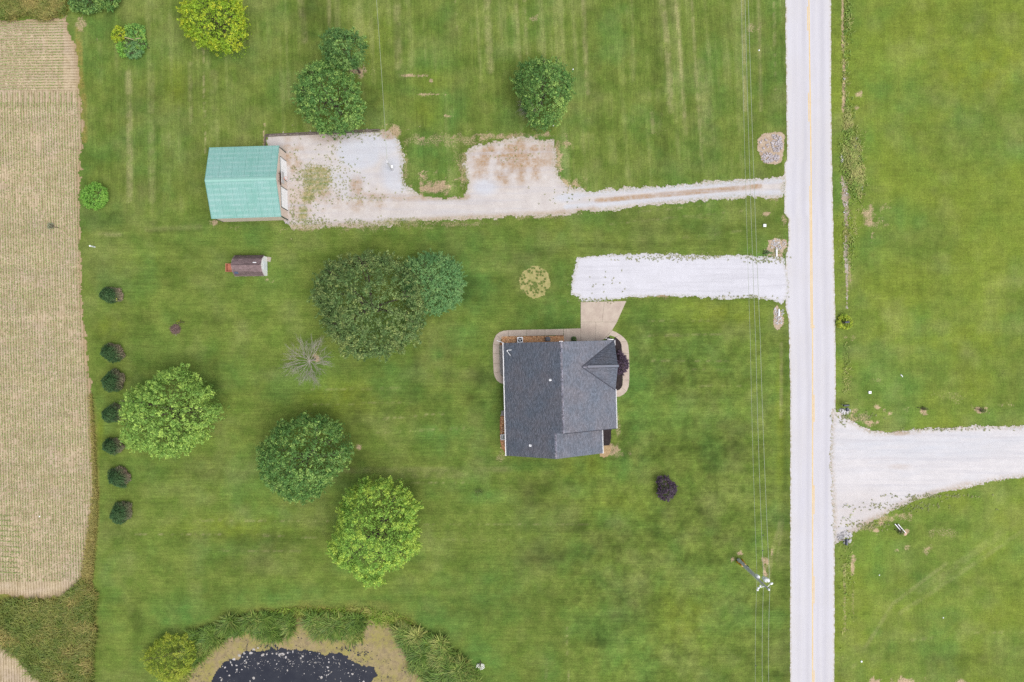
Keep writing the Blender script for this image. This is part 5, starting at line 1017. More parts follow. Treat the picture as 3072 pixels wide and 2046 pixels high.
for a, L in ((75, 2.3), (58, 2.2), (30, 1.9), (12, 1.9), (-12, 2.0), (-38, 1.7), (-62, 1.9), (-88, 2.2), (-100, 2.1), (-128, 1.8), (-150, 2.1), (-170, 2.3), (172, 2.1), (158, 2.2), (142, 2.0), (120, 2.3), (95, 1.4)):
    mb = MB(); a = math.radians(a+g.uniform(-5, 5)); e = g.uniform(.05, .5); bare(mb, g, hub, Vector((math.cos(a), math.sin(a), e)).normalized(), L*.74, .04, 4); mb.build('branch', MDW, dt)
x, y = PX(1590, 335); tw = thing('dead_branches', (x, y, 0), 'grey dead twigs fanning out below the left side of a dark tree', 'branches')
g = random.Random(6); mb = MB()
for a in range(150, 292, 9):
    th = math.radians(a+g.uniform(-4, 4)); bare(mb, g, Vector((.3, .6, 1.6)), Vector((math.cos(th), math.sin(th), g.uniform(-.1, .3))).normalized(), 1.05*g.uniform(.8, 1.15)*(1.15 if 170 < a < 260 else .8), .03, 3)
o = mb.build('twigs', MDW, tw); kind(o, 'stuff')
# wispy sapling
x, y = PX(1438, 1473); sp = thing('sapling', (x, y, 0), 'thin wispy sapling with few leaves on the lawn below the house', 'sapling')
g = random.Random(8); mb = MB()
for q in range(16):
    a = g.uniform(0, 6.3); bare(mb, g, Vector((0, 0, .3)), Vector((math.cos(a), math.sin(a), g.uniform(.4, 1))).normalized(), .5, .012, 3)
mb.tube([(0, 0, 0), (0, 0, 1.2)], .02, 5); mb.build('stem', simple('green_twig', A(124, 124, 72), A(110, 110, 66), 3), sp)
gg = np.random.default_rng(2); C = gg.normal(0, .42, (420, 3))*[1, 1, .5]+[0, 0, .8]; V, Q = leaf_quads(gg, C, np.tile([0, 0, 1.], (420, 1)), gg.uniform(.05, .1, 420), .4)
link('foliage', quads_mesh('foliage', V, Q, LOAK, {'young': np.zeros(len(V))}), sp)

# ------------------------------------------------------------------ tall grass, reeds, weeds
def blades(g, px, py, h, w, lean, z0=0.0, dirn=None, spread=1.0):
    n = len(px); x = (px-1536)/20; y = (1023-py)/20; z = terrain(x, y)+z0
    a = g.uniform(0, 2*math.pi, n) if dirn is None else dirn+g.normal(0, spread, n)
    L = h*g.uniform(.6, 1.25, n); ln = lean*g.uniform(.4, 1.3, n)
    d = np.stack([np.cos(a), np.sin(a), np.zeros(n)], 1); s = np.stack([-np.sin(a), np.cos(a), np.zeros(n)], 1)*(w*g.uniform(.6, 1.3, n))[:, None]
    b = np.stack([x, y, z], 1); m = b+d*(L*ln*.45)[:, None]+np.stack([0*z, 0*z, L*.62], 1); t = b+d*(L*ln*1.25)[:, None]+np.stack([0*z, 0*z, L*.78], 1)
    V = np.stack([b-s*.6, b+s*.6, m+s, m-s, t+s*.2, t-s*.2], 1).reshape(-1, 3); i = (np.arange(n)*6)[:, None]
    return V, np.concatenate([i+[0, 1, 2, 3], i+[3, 2, 4, 5]])
def scatter(g, n, x0, x1, y0, y1, f):
    px = g.uniform(x0, x1, n); py = g.uniform(y0, y1, n); k = g.random(n) < f(px, py); return px[k], py[k]
def bladestuff(name, label, parts, mat, seed):
    g = np.random.default_rng(seed); VV = []; QQ = []; TT = []; b = 0
    for px, py, h, w, lean, tone, kw in parts(g):
        V, Q = blades(g, px, py, h, w, lean, **kw); VV.append(V); QQ.append(Q+b); b += len(V)
        x = (px-1536)/20; y = (1023-py)/20
        TT.append(np.repeat(np.clip(tone(x, y)+g.normal(0, .12, len(px)), 0, 1), 6))
    o = link(name, quads_mesh(name, np.concatenate(VV), np.concatenate(QQ), mat, {'young': np.concatenate(TT)})); return kind(o, 'stuff', label)
MRD = leafmat('reed_blade', A(80, 108, 44), A(104, 130, 54), A(158, 158, 90), .4, .2, 1.75)
MWD = leafmat('weed_blade', A(100, 120, 50), A(124, 134, 62), A(168, 152, 90), .34, .2, 1.45)
REED = [[(560, 1930), (590, 1905), (640, 1880), (700, 1856), (768, 1850), (800, 1846), (872, 1850), (876, 1882), (850, 1906), (800, 1914), (775, 1908), (740, 1888), (690, 1902), (640, 1930), (600, 1966), (575, 1990), (560, 1980)],
        [(918, 1868), (960, 1850), (1010, 1852), (1060, 1862), (1092, 1866), (1088, 1896), (1066, 1922), (1050, 1924), (1020, 1906), (980, 1902), (930, 1894)],
        [(1190, 1880), (1240, 1892), (1290, 1905), (1330, 1930), (1370, 1960), (1400, 1990), (1440, 2060), (1420, 2140), (1330, 2140), (1290, 2046), (1260, 2020), (1235, 1985), (1215, 1940), (1200, 1915)]]
def reeds(g):
    for k, poly in enumerate(REED):
        p = np.array(poly); area = (p[:, 0].max()-p[:, 0].min())*(p[:, 1].max()-p[:, 1].min())
        px, py = scatter(g, int(area*1.1), p[:, 0].min(), p[:, 0].max(), p[:, 1].min(), p[:, 1].max(), lambda a, b: np.clip(poly_sd(a, b, poly)/9+.25+(fbm((a-1536)/20, (1023-b)/20, .8, 4, 9)-.5)*5, 0, 1))
        hh = .45+1.1*np.clip(fbm((px-1536)/20, (1023-py)/20, .9, 3, 90)*1.6-.3, 0, 1)
        yield px, py, hh, .06, .85, (lambda x, y: fbm(x, y, 1.0, 4, 12)*2.6-1.3), {}
bladestuff('reeds', 'dark green reeds ringing the pond edge', reeds, MRD, 71)
def bankgrass(g):
    px, py = scatter(g, 60000, 540, 1480, 1825, 2100, lambda a, b: np.clip(1-abs(poly_sd(a, b, POND)+20)/34, 0, 1)*.8*(b < 2090))
    yield px, py, .5, .04, .9, (lambda x, y: fbm(x, y, .9, 4, 13)*2.4-1.0), {}
bladestuff('bank_grass', 'long yellow and green grass on the pond bank', bankgrass, leafmat('bank_blade', A(110, 142, 48), A(132, 156, 56), A(176, 168, 98), .3, .2, 1.6), 72)
CORN = [(-140, 1796), (90, 1800), (190, 1792), (250, 1745), (292, 1790), (290, 1900), (277, 2060), (270, 2140), (120, 2140), (130, 2060), (60, 1985), (0, 1935), (-140, 1920)]
def corner(g):
    px, py = scatter(g, 52000, -140, 295, 1740, 2140, lambda a, b: np.clip(poly_sd(a, b, CORN)/8+.3+(fbm((a-1536)/20, (1023-b)/20, 1.3, 4, 19)-.5)*4, 0, 1)*.75)
    br = np.maximum(ell(px, py, 10, 1845, 50, 30, .3), ell(px, py, 110, 1975, 26, 16, .4))
    k = br < .5
    yield px[k], py[k], .7, .05, 1.0, (lambda x, y: fbm(x, y, 1.8, 4, 14)*2.4-1.05), {}
    yield px[~k], py[~k], .5, .05, .7, (lambda x, y: 0*x-.3), {}
bladestuff('tall_weeds', 'tangled tall weeds in the corner between the two fields', corner, MWD, 73)
def nwc(g):
    px, py = scatter(g, 30000, -140, 215, -120, 62, lambda a, b: np.clip((60+10*np.sin(a/17.)-b)/14, 0, 1)*np.clip((205-a)/10, 0, 1)*.8)
    yield px, py, .6, .05, 1.0, (lambda x, y: fbm(x, y, 1.6, 4, 15)*2.2-.8), {}
bladestuff('tall_weeds', 'yellowed tall weeds at the top left above the field', nwc, MWD, 74)
def fieldedge(g):
    px, py = scatter(g, 26000, 236, 300, 1180, 1800, lambda a, b: np.clip(1-abs(a-np.interp(b, [1180, 1300, 1480, 1600, 1800], [274, 281, 288, 278, 255]))/np.interp(b, [1180, 1450, 1800], [5, 8, 26]), 0, 1))
    yield px, py, .4, .04, .8, (lambda x, y: .55+fbm(x, y, 1.2, 3, 16)*.7-.2), {}
bladestuff('dry_grass', 'strip of dry tan grass along the field edge', fieldedge, MWD, 75)
# round dry patch with dark tufts
ring = sheet('dry_patch', [(1604+46*math.cos(a), 846+47*math.sin(a)) for a in np.linspace(0, 6.1, 26)], .1, .012, simple('dry_clippings', A(200, 186, 130), A(168, 168, 104), 1.6, .22, 7, .95, .1), 7, .6, 4, 44); kind(ring, 'structure')
def tufts(g):
    c = []
    while len(c) < 62:
        a, r = g.uniform(0, 6.3), 44*math.sqrt(g.random())
        if r < 46: c.append((1604+r*math.cos(a), 846+r*math.sin(a)))
    c = np.array(c); k = g.integers(0, len(c), 2600); px = c[k, 0]+g.normal(0, 1.1, 2600); py = c[k, 1]+g.normal(0, 1.1, 2600)
    yield px, py, .14, .025, .9, (lambda x, y: 0*x), {}
bladestuff('grass_tufts', 'dark grass tufts dotted over the round dry patch', tufts, leafmat('tuft_blade', A(96, 114, 54), A(110, 126, 62), A(120, 130, 70), .25, .2, 2.0), 76)
# weeds creeping over the gravel
def gweeds(g):
    spec = [(885, 520, 30, 90, 90), (930, 560, 40, 60, 240), (1000, 470, 30, 60, 60), (1020, 540, 60, 60, 150), (880, 640, 20, 40, 70), (1150, 668, 140, 10, 260), (940, 668, 60, 16, 160), (1080, 590, 90, 12, 60), (1080, 405, 110, 14, 90), (1680, 590, 70, 40, 30), (1550, 450, 90, 40, 60), (1390, 520, 14, 60, 60), (1210, 500, 10, 70, 60), (1740, 700, .1, .1, 0),
            (1770, 640, 60, 4, 20), (1940, 776, 60, 8, 60), (2080, 772, 90, 8, 120), (2290, 780, 50, 10, 90), (2320, 760, 30, 20, 80), (1780, 900, 60, 6, 50), (1860, 775, 100, 14, 22), (1810, 850, 80, 40, 26), (1960, 800, .1, .1, 0), (2700, 1520, 120, 12, 150), (2600, 1575, 60, 12, 120), (2800, 1488, 110, 6, 120), (2560, 1250, 60, 16, 80), (2740, 1497, 8, 8, 40), (2850, 1288, 120, 5, 80), (2530, 1250, 14, 20, 40), (2250, 890, 90, 5, 60)]
    X = []; Y = []
    for cx, cy, rx, ry, n in spec:
        n = int(n*.7)
        if n: X.append(g.normal(cx, rx*.6, n)); Y.append(g.normal(cy, ry*.6, n))
    cx = np.concatenate(X); cy = np.concatenate(Y); m = len(cx); k = np.repeat(np.arange(m), 8); r = np.clip(g.exponential(.6, m), .25, 1.5)[k]
    px = cx[k]+g.normal(0, 1, len(k))*r; py = cy[k]+g.normal(0, 1, len(k))*r
    kp = (px > 870)
    yield px[kp], py[kp], .12, .03, 1.0, (lambda x, y: fbm(x, y, 1.5, 3, 18)-.3), {'z0': .036}
def ditchweeds(g):
    for cx, cy, rx, ry, n in ((2545, 370, 10, 60, 500), (2555, 470, 22, 60, 1400), (2570, 540, 16, 50, 900), (2545, 60, 8, 60, 250), (2546, 720, 16, 80, 300), (2536, 200, 6, 120, 250), (2540, 1120, 10, 90, 120), (2540, 1700, 14, 160, 160)):
        px = g.normal(cx, rx*.7, n); py = g.normal(cy, ry*.6, n); k = (px > 2512)
        yield px[k], py[k], .35, .05, .9, (lambda x, y: fbm(x, y, 1.2, 3, 17)*1.8-.6), {}
bladestuff('ditch_weeds', 'rough green weeds along the ditch right of the road', ditchweeds, leafmat('ditch_blade', A(104, 134, 56), A(126, 148, 68), A(168, 160, 104), .34, .2, 1.9), 78)
bladestuff('gravel_weeds', 'small weeds sprouting through the gravel drives', gweeds, leafmat('small_weed', A(116, 124, 80), A(136, 142, 96), A(170, 160, 120), .3, .2, 2.1), 77)

# ------------------------------------------------------------------ poles and wires
MGP = simple('grey_pole_timber', (.56, .55, .56, 1), (.42, .42, .44, 1), 3, .12, 8, .9)
MST = simple('galvanised_steel', (.66, .67, .7, 1), None, 1, .06, 5, .45, .5)
MWH = simple('white_enamel', (.72, .73, .76, 1), None, 1, .03, 3, .4, .5)
MYE = simple('yellow_plastic', A(250, 184, 30), None, 1, .06, 4, .5, .4)
MBL = simple('black_plastic', A(42, 44, 50), None, 1, .08, 5, .5, .4)
MNV = simple('dark_blue_metal', A(68, 76, 98), A(60, 66, 84), 3, .06, 4, .4, .5)
bx, by = PX(2214, 1679); HP = 12.2
pole = thing('utility_pole', (bx, by, 0), 'grey timber utility pole with white transformer cans and yellow guards at its foot', 'utility pole')
mb = MB(); mb.tube([(0, 0, -.2), (0, 0, HP*.5), (0, 0, HP)], [.17, .14, .11], 10); mb.build('pole', MGP, pole)
mb = MB(); mb.tube([(.17, -.13, .1), (.17, -.13, 8)], .045, 6); mb.build('conduit', MST, pole)
mb = MB(); mb.tube([(.1, .2, .1), (.1, .2, 8.6)], .05, 6); mb.build('conduit', simple('grey_conduit', (.62, .63, .67, 1), None, 1, .05), pole)
mb = MB(); mb.tube([(-.13, -.16, .1), (-.13, -.16, 10.6)], .03, 6); mb.build('ground_wire', MWH, pole)
mb = MB(); mb.lathe((.25, .62, 9.7), [(.24, 0), (.27, .06), (.27, .95), (.2, 1.05), (.1, 1.1)], 14); mb.lathe((.32, .55, 10.78), [(.05, 0), (.07, .1), (.05, .2), (.03, .34)], 8); mb.build('transformer', MWH, pole)
mb = MB(); mb.lathe((.66, .5, 9.55), [(.22, 0), (.24, .06), (.24, .8), (.1, .9)], 14); mb.build('transformer', MWH, pole)
mb = MB(); mb.lathe((.02, .3, 7.7), [(.2, 0), (.24, .05), (.24, .7), (.1, .8)], 12); mb.build('meter_can', MWH, pole)
def insul(p, nm='insulator'):
    mb = MB(); mb.lathe(p, [(.05, 0), (.13, .05), (.06, .1), (.13, .16), (.06, .2), (.1, .26), (.03, .3)], 9); mb.build(nm, MWH, pole)
mb = MB(); mb.tube([(0, 0, 11), (-.45, -.1, 11.1), (-.95, -.25, 11.0)], .045, 6); mb.tube([(0, 0, 11.6), (.5, .55, 11.6)], .04, 6); mb.build('bracket_arm', MWH, pole)
insul((-.95, -.25, 10.95)); insul((-.7, .05, 11.0)); insul((.5, .55, 11.6)); insul((0, 0, HP)); insul((-1.0, -.55, 10.8)); insul((.75, .5, 11.3))
mb = MB(); mb.lathe((.28, .05, 3.0), [(.12, 0), (.16, .1), (.16, .5), (.1, .6)], 9); mb.build('junction_box', MBL, pole)
mb = MB(); mb.tube([(-.1, -.32, .02), (-.02, -.22, 2.1)], .17, 8); mb.build('guard', MYE, pole)
mb = MB(); mb.tube([(.62, -.06, .02), (.3, -.03, 2.3)], .15, 8); mb.build('guard', MYE, pole)
MWI = simple('pale_wire', A(206, 214, 190), A(188, 200, 170), 2, .05, 6, .5, .4)
def wire(label, pts, z, r=.026):
    mb = MB(); P_ = []
    pts3 = [P3(px, py, z) for px, py in pts]
    for (a, b) in zip(pts3[:-1], pts3[1:]):
        n = 14
        for k in range(n): f = k/n; s = 4*f*(1-f); P_.append((a[0]+(b[0]-a[0])*f, a[1]+(b[1]-a[1])*f, z-.25*s))
    P_.append(pts3[-1]); mb.tube(P_, r, 4); o = mb.build('overhead_wire', MWI)
    tag(o, label, 'wire', 'overhead wires along the road')
wire('thin low overhead wire running along the road, farthest from it', [(2196, -900), (2224, 0), (2251, 1023), (2271, 1727), (2266, 2046), (2256, 2700)], 7.6, .02)
wire('overhead wire in the middle of the three along the road', [(2208, -900), (2235, 0), (2267, 1023), (2291, 1745), (2287, 2046), (2279, 2700)], 10.9)
wire('topmost overhead wire, the one closest to the road', [(2217, -900), (2245, 0), (2281, 1023), (2310, 1762), (2306, 2046), (2298, 2700)], 12.4)
mb = MB()
for px, py, z in ((2288, 1651, 10.75), (2289, 1605, 10.75)): mb.lathe(P3(px, py, z), [(.05, 0), (.07, .08), (.05, .16)], 7)
for i, (px, py) in enumerate(((2288, 1651), (2289, 1605), (2267, 1996))):
    z = 10.72 if i < 2 else 7.4; mb = MB(); mb.lathe(P3(px, py, z), [(.06, 0), (.09, .08), (.06, .16)], 7); o = mb.build('wire_marker', MBL)
    tag(o, ('small black clamp on the middle wire, nearer the pole', 'small black clamp on the middle wire, farther above the pole', 'small black clamp on the low wire below the pole')[i], 'clamp')
x, y = PX(1178, 510); spole = thing('service_pole', (x, y, 0), 'short grey post with a white meter box standing on the pale gravel', 'post')
mb = MB(); mb.tube([(0, 0, -.1), (0, 0, 2.3), (0, 0, 4.6)], [.15, .13, .11], 9); mb.build('post', MGP, spole)
MB().box((.24, .02, 1.75), (.22, .34, .5)).build('meter_box', MWH, spole)
mb = MB(); mb.tube([(.12, .1, .1), (.12, .1, 4.0)], .035, 6); mb.tube([(-.05, .1, 4.5), (-.05, .3, 4.7), (.05, .12, 4.75)], .03, 5); mb.build('conduit', MST, spole)
mb = MB(); P_ = []
a, b = Vector((x, y, 4.55)), Vector(P3(1110, -260, 7.5))
for k in range(26): f = k/25; p = a.lerp(b, f); P_.append((p.x, p.y, p.z-.5*4*f*(1-f)))
mb.tube(P_, .022, 4); o = mb.build('service_wire', MWI); tag(o, 'single thin pale wire from the gravel yard post up across the lawn', 'wire')

# ------------------------------------------------------------------ small things
def at(o, px, py, z=0.0): o.location = P3(px, py, z); return o
# air conditioner, grill, window well
x, y = PX(1560, 1019.5); ac = thing('air_conditioner', (x, y, 0), 'square white air conditioner unit with round dark fan grille on the pebble bed', 'air conditioner', rz=TH)
mb = MB(); s = .41
for dx, dy, d in ((s, 0, (.04, .86, .8)), (-s, 0, (.04, .86, .8)), (0, s, (.78, .04, .8)), (0, -s, (.78, .04, .8))): mb.box((dx, dy, .45), d)
n = 20; vs = [(.34*math.cos(2*math.pi*k/n), .34*math.sin(2*math.pi*k/n), .86) for k in range(n)]; ou = []
for k in range(n):
    a = 2*math.pi*k/n; m = .43/max(abs(math.cos(a)), abs(math.sin(a))); ou.append((m*math.cos(a), m*math.sin(a), .86))
mb.add(vs+ou, [(k, n+k, n+(k+1) % n, (k+1) % n) for k in range(n)]); mb.box((0, 0, .03), (.95, .95, .06)); mb.build('cabinet', MWH, ac)
mb = MB(); mb.lathe((0, 0, .55), [(.36, 0), (.36, .02)], 20); mb.build('fan_well', MBL, ac)
for k in range(3):
    a = 2*math.pi*k/3+.5; mb = MB(); mb.box((.17*math.cos(a), .17*math.sin(a), .66), (.26, .13, .02), a, Vector((0, 0, 1)).rotation_difference(Vector((0, .3, 1)).normalized()).to_matrix()); mb.build('fan_blade', MST, ac)
mb = MB(); mb.lathe((0, 0, .66), [(.07, 0), (.07, .08)], 10); mb.tube([(-.34, 0, .86), (.34, 0, .86)], .012, 4); mb.tube([(0, -.34, .86), (0, .34, .86)], .012, 4); mb.build('hub', MST, ac)
x, y = PX(1643, 1018); gr = thing('covered_grill', (x, y, 0), 'dark slate blue covered grill standing on the pebble bed', 'grill', rz=TH)
mb = MB(); mb.prism([(-.33, -.25), (.33, -.25), (.38, 0), (.33, .28), (.18, .38), (-.18, .38), (-.33, .28), (-.38, 0)], .02, .82); mb.prism([(-.2, -.2), (.2, -.2), (.25, .05), (.14, .28), (-.14, .28), (-.25, .05)], .82, .98); mb.build('cover', MNV, gr)
MB().box((0, .33, .5), (.3, .14, .05)).build('handle', MBL, gr)
x, y = PX(1508.5, 1311); ww = thing('window_well', (x, y, 0), 'white framed window well with dark green inside at the roof edge', 'window well', rz=TH)
mb = MB()
for c, d in (((-.3, 0, .12), (.07, .8, .3)), ((0, .37, .12), (.6, .07, .3)), ((0, -.37, .12), (.6, .07, .3)), ((-.02, 0, .2), (.05, .7, .05))): mb.box(c, d)
mb.build('frame', MWT, ww); MB().box((0, 0, .08), (.55, .7, .06)).build('pane', simple('dark_green_pane', A(60, 92, 84), A(40, 50, 54), 4, .2, 6, .3, .4), ww)
mb = MB(); g = random.Random(3)
for q in range(3): mb.tube([P3(1504+g.uniform(0, 6), 1276+q*4, .12), P3(1512-q*3, 1284+q*6, .2), P3(1506, 1300-q*2, .1)], .02, 4)
o = mb.build('loose_hose', simple('pale_hose', A(206, 180, 160), None, 1, .1)); tag(o, 'tangled pale hose lying in the bed beside the window well', 'hose')
# timber border of the gravel yard
tb = thing('timber_border', P3(797, 402), 'low timber border along the top and left edge of the gravel yard', 'edging')
MTB = simple('weathered_timber', A(136, 122, 116), A(112, 100, 96), 2, .18, 8, .9, stretch=(.4, 2, 2)); o0 = Vector(P3(797, 402))
for row, dz in ((0, .1), (5, .1)):
    n = 7
    for k in range(n):
        a = Vector(P3(797+343*k/n, 404-15.5*k/n+row, dz)); b = Vector(P3(797+343*(k+.985)/n, 404-15.5*(k+.985)/n+row, dz)); d = b-a
        MB().box(((a+b)/2-o0), (d.length, .13, .2), math.atan2(d.y, d.x)).build('timber', MTB, tb)
for k in range(2):
    a = Vector(P3(795.5, 406+18*k, .1)); b = Vector(P3(795, 423.5+18*k, .1)); d = b-a
    MB().box(((a+b)/2-o0), (d.length, .14, .2), math.atan2(d.y, d.x)).build('timber', MTB, tb)
# white post, ground boxes, litter
x, y = PX(285, 741); wp = thing('marker_post', (x, y, 0), 'short white marker post on the lawn near the field edge', 'post')
mb = MB(); mb.lathe((0, 0, 0), [(.1, 0), (.1, 1.15), (.12, 1.16), (.12, 1.28), (.05, 1.33)], 9); mb.build('post', MWH, wp); mb = MB(); mb.lathe((0, 0, .5), [(.105, 0), (.105, .12)], 9); mb.build('band', simple('pale_blue_band', A(200, 214, 236)), wp)
for px, py, s, lb in ((2293, 677, .4, 'white utility box lid on the grass between the two left driveways'), (2608, 1177, .38, 'small white utility box lid on the grass right of the road')):
    x, y = PX(px, py); ub = thing('utility_box', (x, y, 0), lb, 'utility box', 'utility box lids set in the grass')
    MB().box((0, 0, .12), (s, s, .24)).build('lid', MWH, ub); mb = MB(); mb.lathe((0, -.02, .2), [(s*.2, 0), (s*.2, .05)], 8); mb.build('cap', MBL, ub)
mb = MB(); mb.tube([P3(2702, 1124, .05), P3(2706, 1127, .07), P3(2708, 1131, .05)], .06, 5); tag(mb.build('litter', MWH), 'curved white scrap lying on the right hand lawn', 'litter')
for px, py, r, lb in ((2829.5, 1853, .1, 'tiny white stone alone on the lower right lawn'), (2638, 1725, .09, 'small pale stone on the lawn right of the road'), (2584, 1984, .16, 'white stone on the lower right lawn near the road'), (119, 1549, .12, 'white stone lying on the lower part of the straw field'), (1660, 377, .09, 'small white stone below the dark tree with dead twigs'), (2277, 151, .12, 'whitish stone on the grass between the wires and the road'), (1719, 208, .1, 'small pale stone just right of the dark tree with dead twigs')):
    mb = MB(); mb.lathe(P3(px, py, 0), [(r, 0), (r*.9, r*.6), (r*.4, r)], 7); tag(mb.build('stone', MWH), lb, 'stone')
# low timber frame on the right lawn
x, y = PX(2699, 1585); fr = thing('timber_rails', (x, y, 0), 'narrow pale railed timber frame lying on the lawn below the gravel track', 'frame', rz=math.atan2(-(1600-1570), 2712-2686))
for dy, m in ((.17, 'r'), (-.17, 'r')): MB().box((.1 if dy > 0 else -.25, dy, .22), (1.7, .09, .16)).build('rail', MWT, fr)
MB().box((-.2, 0, .16), (1.3, .2, .08)).build('board', simple('dark_board', A(96, 88, 92), None, 1, .12), fr)
mb = MB(); mb.lathe((1.1, .1, 0), [(.35, 0), (.25, .1), (.1, .16)], 9); mb.build('footing', simple('pinkish_soil', A(236, 200, 178), None, 1, .1), fr)
for px, py, lb in ((2704, 1598, 'clump of dark grass beside the timber frame'), (2774, 1226, 'dark grass clump by the nearer dirt scrape above the gravel track'), (2949, 1230, 'dark grass clump by the farther dirt scrape above the gravel track')):
    shrub(lb, px, py, 7, 5, .5, bpy.data.materials['tuft_blade'], int(px), .14, 'grass_clump', 'grass', .2, 8)
# mailboxes
def mailbox(px, py, ang, label, m=MNV, L=.62, w=.3, h=1.05):
    x, y = PX(px, py); t = thing('mailbox', (x, y, 0), label, 'mailbox', 'mailboxes at the roadside', rz=ang)
    mb = MB(); pr = [(-w/2, 0), (w/2, 0), (w/2, .2), (w*.38, .3), (w*.15, .35), (-w*.15, .35), (-w*.38, .3), (-w/2, .2)]
    n = len(pr); mb.add([(-L/2, a, h+b) for a, b in pr]+[(L/2, a, h+b) for a, b in pr], [tuple(range(n))[::-1], tuple(range(n, 2*n))]+[(i, (i+1) % n, n+(i+1) % n, n+i) for i in range(n)]); mb.build('body', m, t)
    pr2 = [(a*1.06, b*1.03) for a, b in pr]; mb = MB(); mb.add([(-L/2-.03, a, h+b) for a, b in pr2]+[(-L/2, a, h+b) for a, b in pr2], [tuple(range(n)), tuple(range(n, 2*n))[::-1]]+[((i+1) % n, i, n+i, n+(i+1) % n) for i in range(n)]); mb.build('door', MBL, t)
    MB().box((.05, w/2+.02, h+.2), (.2, .02, .06)).build('flag', simple('flag_paint', A(90, 60, 60)) if 'flag_paint' not in bpy.data.materials else bpy.data.materials['flag_paint'], t)
    MB().box((0, 0, h/2), (.1, .1, h)).build('post', MGP, t)
mailbox(2529, 967, .05, 'dark mailbox standing in the yellow green lily clump by the road')
mailbox(2527, 1214, .05, 'upper of the two dark mailboxes by the mouth of the gravel track', L=.75)
mailbox(2530, 1226, -1.5, 'lower, end-on mailbox of the pair by the mouth of the gravel track', L=.5, w=.34)
mailbox(2529, 1619, 1.5, 'dark blue mailbox among white stones below the gravel track', L=.85, w=.42, h=1.0)
LLY = leafmat('lily_leaf', A(136, 168, 54), A(158, 184, 62), A(200, 204, 76), .4, .25)
shrub('yellow green lily clump around a mailbox right of the road', 2534, 966, 18, 17, .6, LLY, 81, .3, 'lily_clump', 'plant', .4, 26, aspect=.3, dens=1.6)
shrub('clump of small white flowers on the pond bank', 1441, 1999, 10, 7, .25, simple('white_petals', (.85, .85, .8, 1), None, 1, .05), 83, .1, 'white_flowers', 'flowers', .25, 10)
shrub('leafy weed patch at the roadside by the culvert of the gravel drive', 2302, 757, 10, 6, .25, LFIN, 85, .1, 'weed_patch', 'plant', .25, 8)
shrub('bright yellow green tussock on the right of the pond bank', 1300, 1936, 17, 14, .8, LLY, 84, .3, 'grass_tussock', 'grass', .4, 22, aspect=.25, dens=1.5)
shrub('small white flowering weed in the straw field', 152, 678, 9, 7, .4, simple('cream_petals', A(226, 224, 200), A(150, 170, 110), 9, .1), 86, .1, 'flowering_weed', 'plant', .2, 8)
# rocks
def rock_mesh(seed, m, name='rock'):
    g = random.Random(seed); import bmesh
    bm = bmesh.new(); bmesh.ops.create_icosphere(bm, subdivisions=1, radius=.5)
    for v in bm.verts: v.co *= g.uniform(.72, 1.15); v.co.z *= .7
    me = bpy.data.meshes.new(name); bm.to_mesh(me); bm.free(); me.materials.append(m); return me
MRK = simple('pale_limestone', A(226, 218, 222), A(188, 178, 180), 2.2, .16, 8, .9, .15)
MRW2 = simple('white_stone', A(240, 238, 242), A(214, 208, 208), 2.2, .12, 8, .9, .15)
RM_ = [rock_mesh(k, MRK) for k in range(5)]; RW_ = [rock_mesh(k+9, MRW2) for k in range(4)]
def rockpile(name, label, px, py, spots, meshes, rubble=0, seed=1, rr=(.22, .5), bed=None, group=None):
    x, y = PX(px, py); t = thing(name, (x, y, 0), label, 'rocks', group); g = random.Random(seed)
    for (cx, cy, rx, ry, n) in spots:
        for k in range(n):
            a, r = g.uniform(0, 6.3), math.sqrt(g.random()); X_, Y_ = PX(cx+rx*r*math.cos(a), cy+ry*r*math.sin(a)); s = g.uniform(*rr)
            o = link('rock', g.choice(meshes), t); o.location = (X_-x, Y_-y, s*.16+g.uniform(0, .05)); o.rotation_euler = (g.uniform(-.3, .3), g.uniform(-.3, .3), g.uniform(0, 6.3)); o.scale = (s, s*g.uniform(.55, .95), s*g.uniform(.6, .9))
    if rubble:
        V = []; F = []; b = 0
        base = [(v.co.x, v.co.y, v.co.z) for v in meshes[0].vertices]; fs = [tuple(p.vertices) for p in meshes[0].polygons]; base = np.array(base); fs = np.array(fs)
        for k in range(rubble):
            cx, cy, rx, ry, n = g.choice(spots); a, r = g.uniform(0, 6.3), math.sqrt(g.random())*1.12; X_, Y_ = PX(cx+rx*r*math.cos(a), cy+ry*r*math.sin(a)); s = g.uniform(.07, .17)
            V.append(base*s+[X_-x, Y_-y, .03]); F.append(fs+b); b += len(base)
        o = link('rubble', quads_mesh('rubble', np.concatenate(V), np.concatenate(F), meshes[0].materials[0]), t); kind(o, 'stuff')
    return t
MSO = simple('stony_tan_soil', A(196, 172, 148), A(216, 196, 172), 1.8, .22, 7, .95, .1, bump=.04)
kind(sheet('stony_soil', [(2274, 420), (2290, 403), (2316, 396), (2340, 396), (2352, 405), (2352, 460), (2345, 485), (2322, 494), (2296, 490), (2280, 470), (2272, 445)], .1, .02, MSO, 6, .5, 4, 51), 'structure')
kind(sheet('stony_soil', [(2302, 735), (2306, 722), (2328, 714), (2340, 720), (2358, 722), (2362, 742), (2350, 748), (2345, 770), (2300, 768)], .1, .02, MSO, 6, .5, 4, 52), 'structure')
kind(sheet('stony_soil', [(2322, 925), (2332, 915), (2338, 930), (2350, 952), (2350, 972), (2340, 988), (2328, 988), (2320, 970), (2321, 945)], .1, .02, MSO, 4, .5, 4, 53), 'structure')
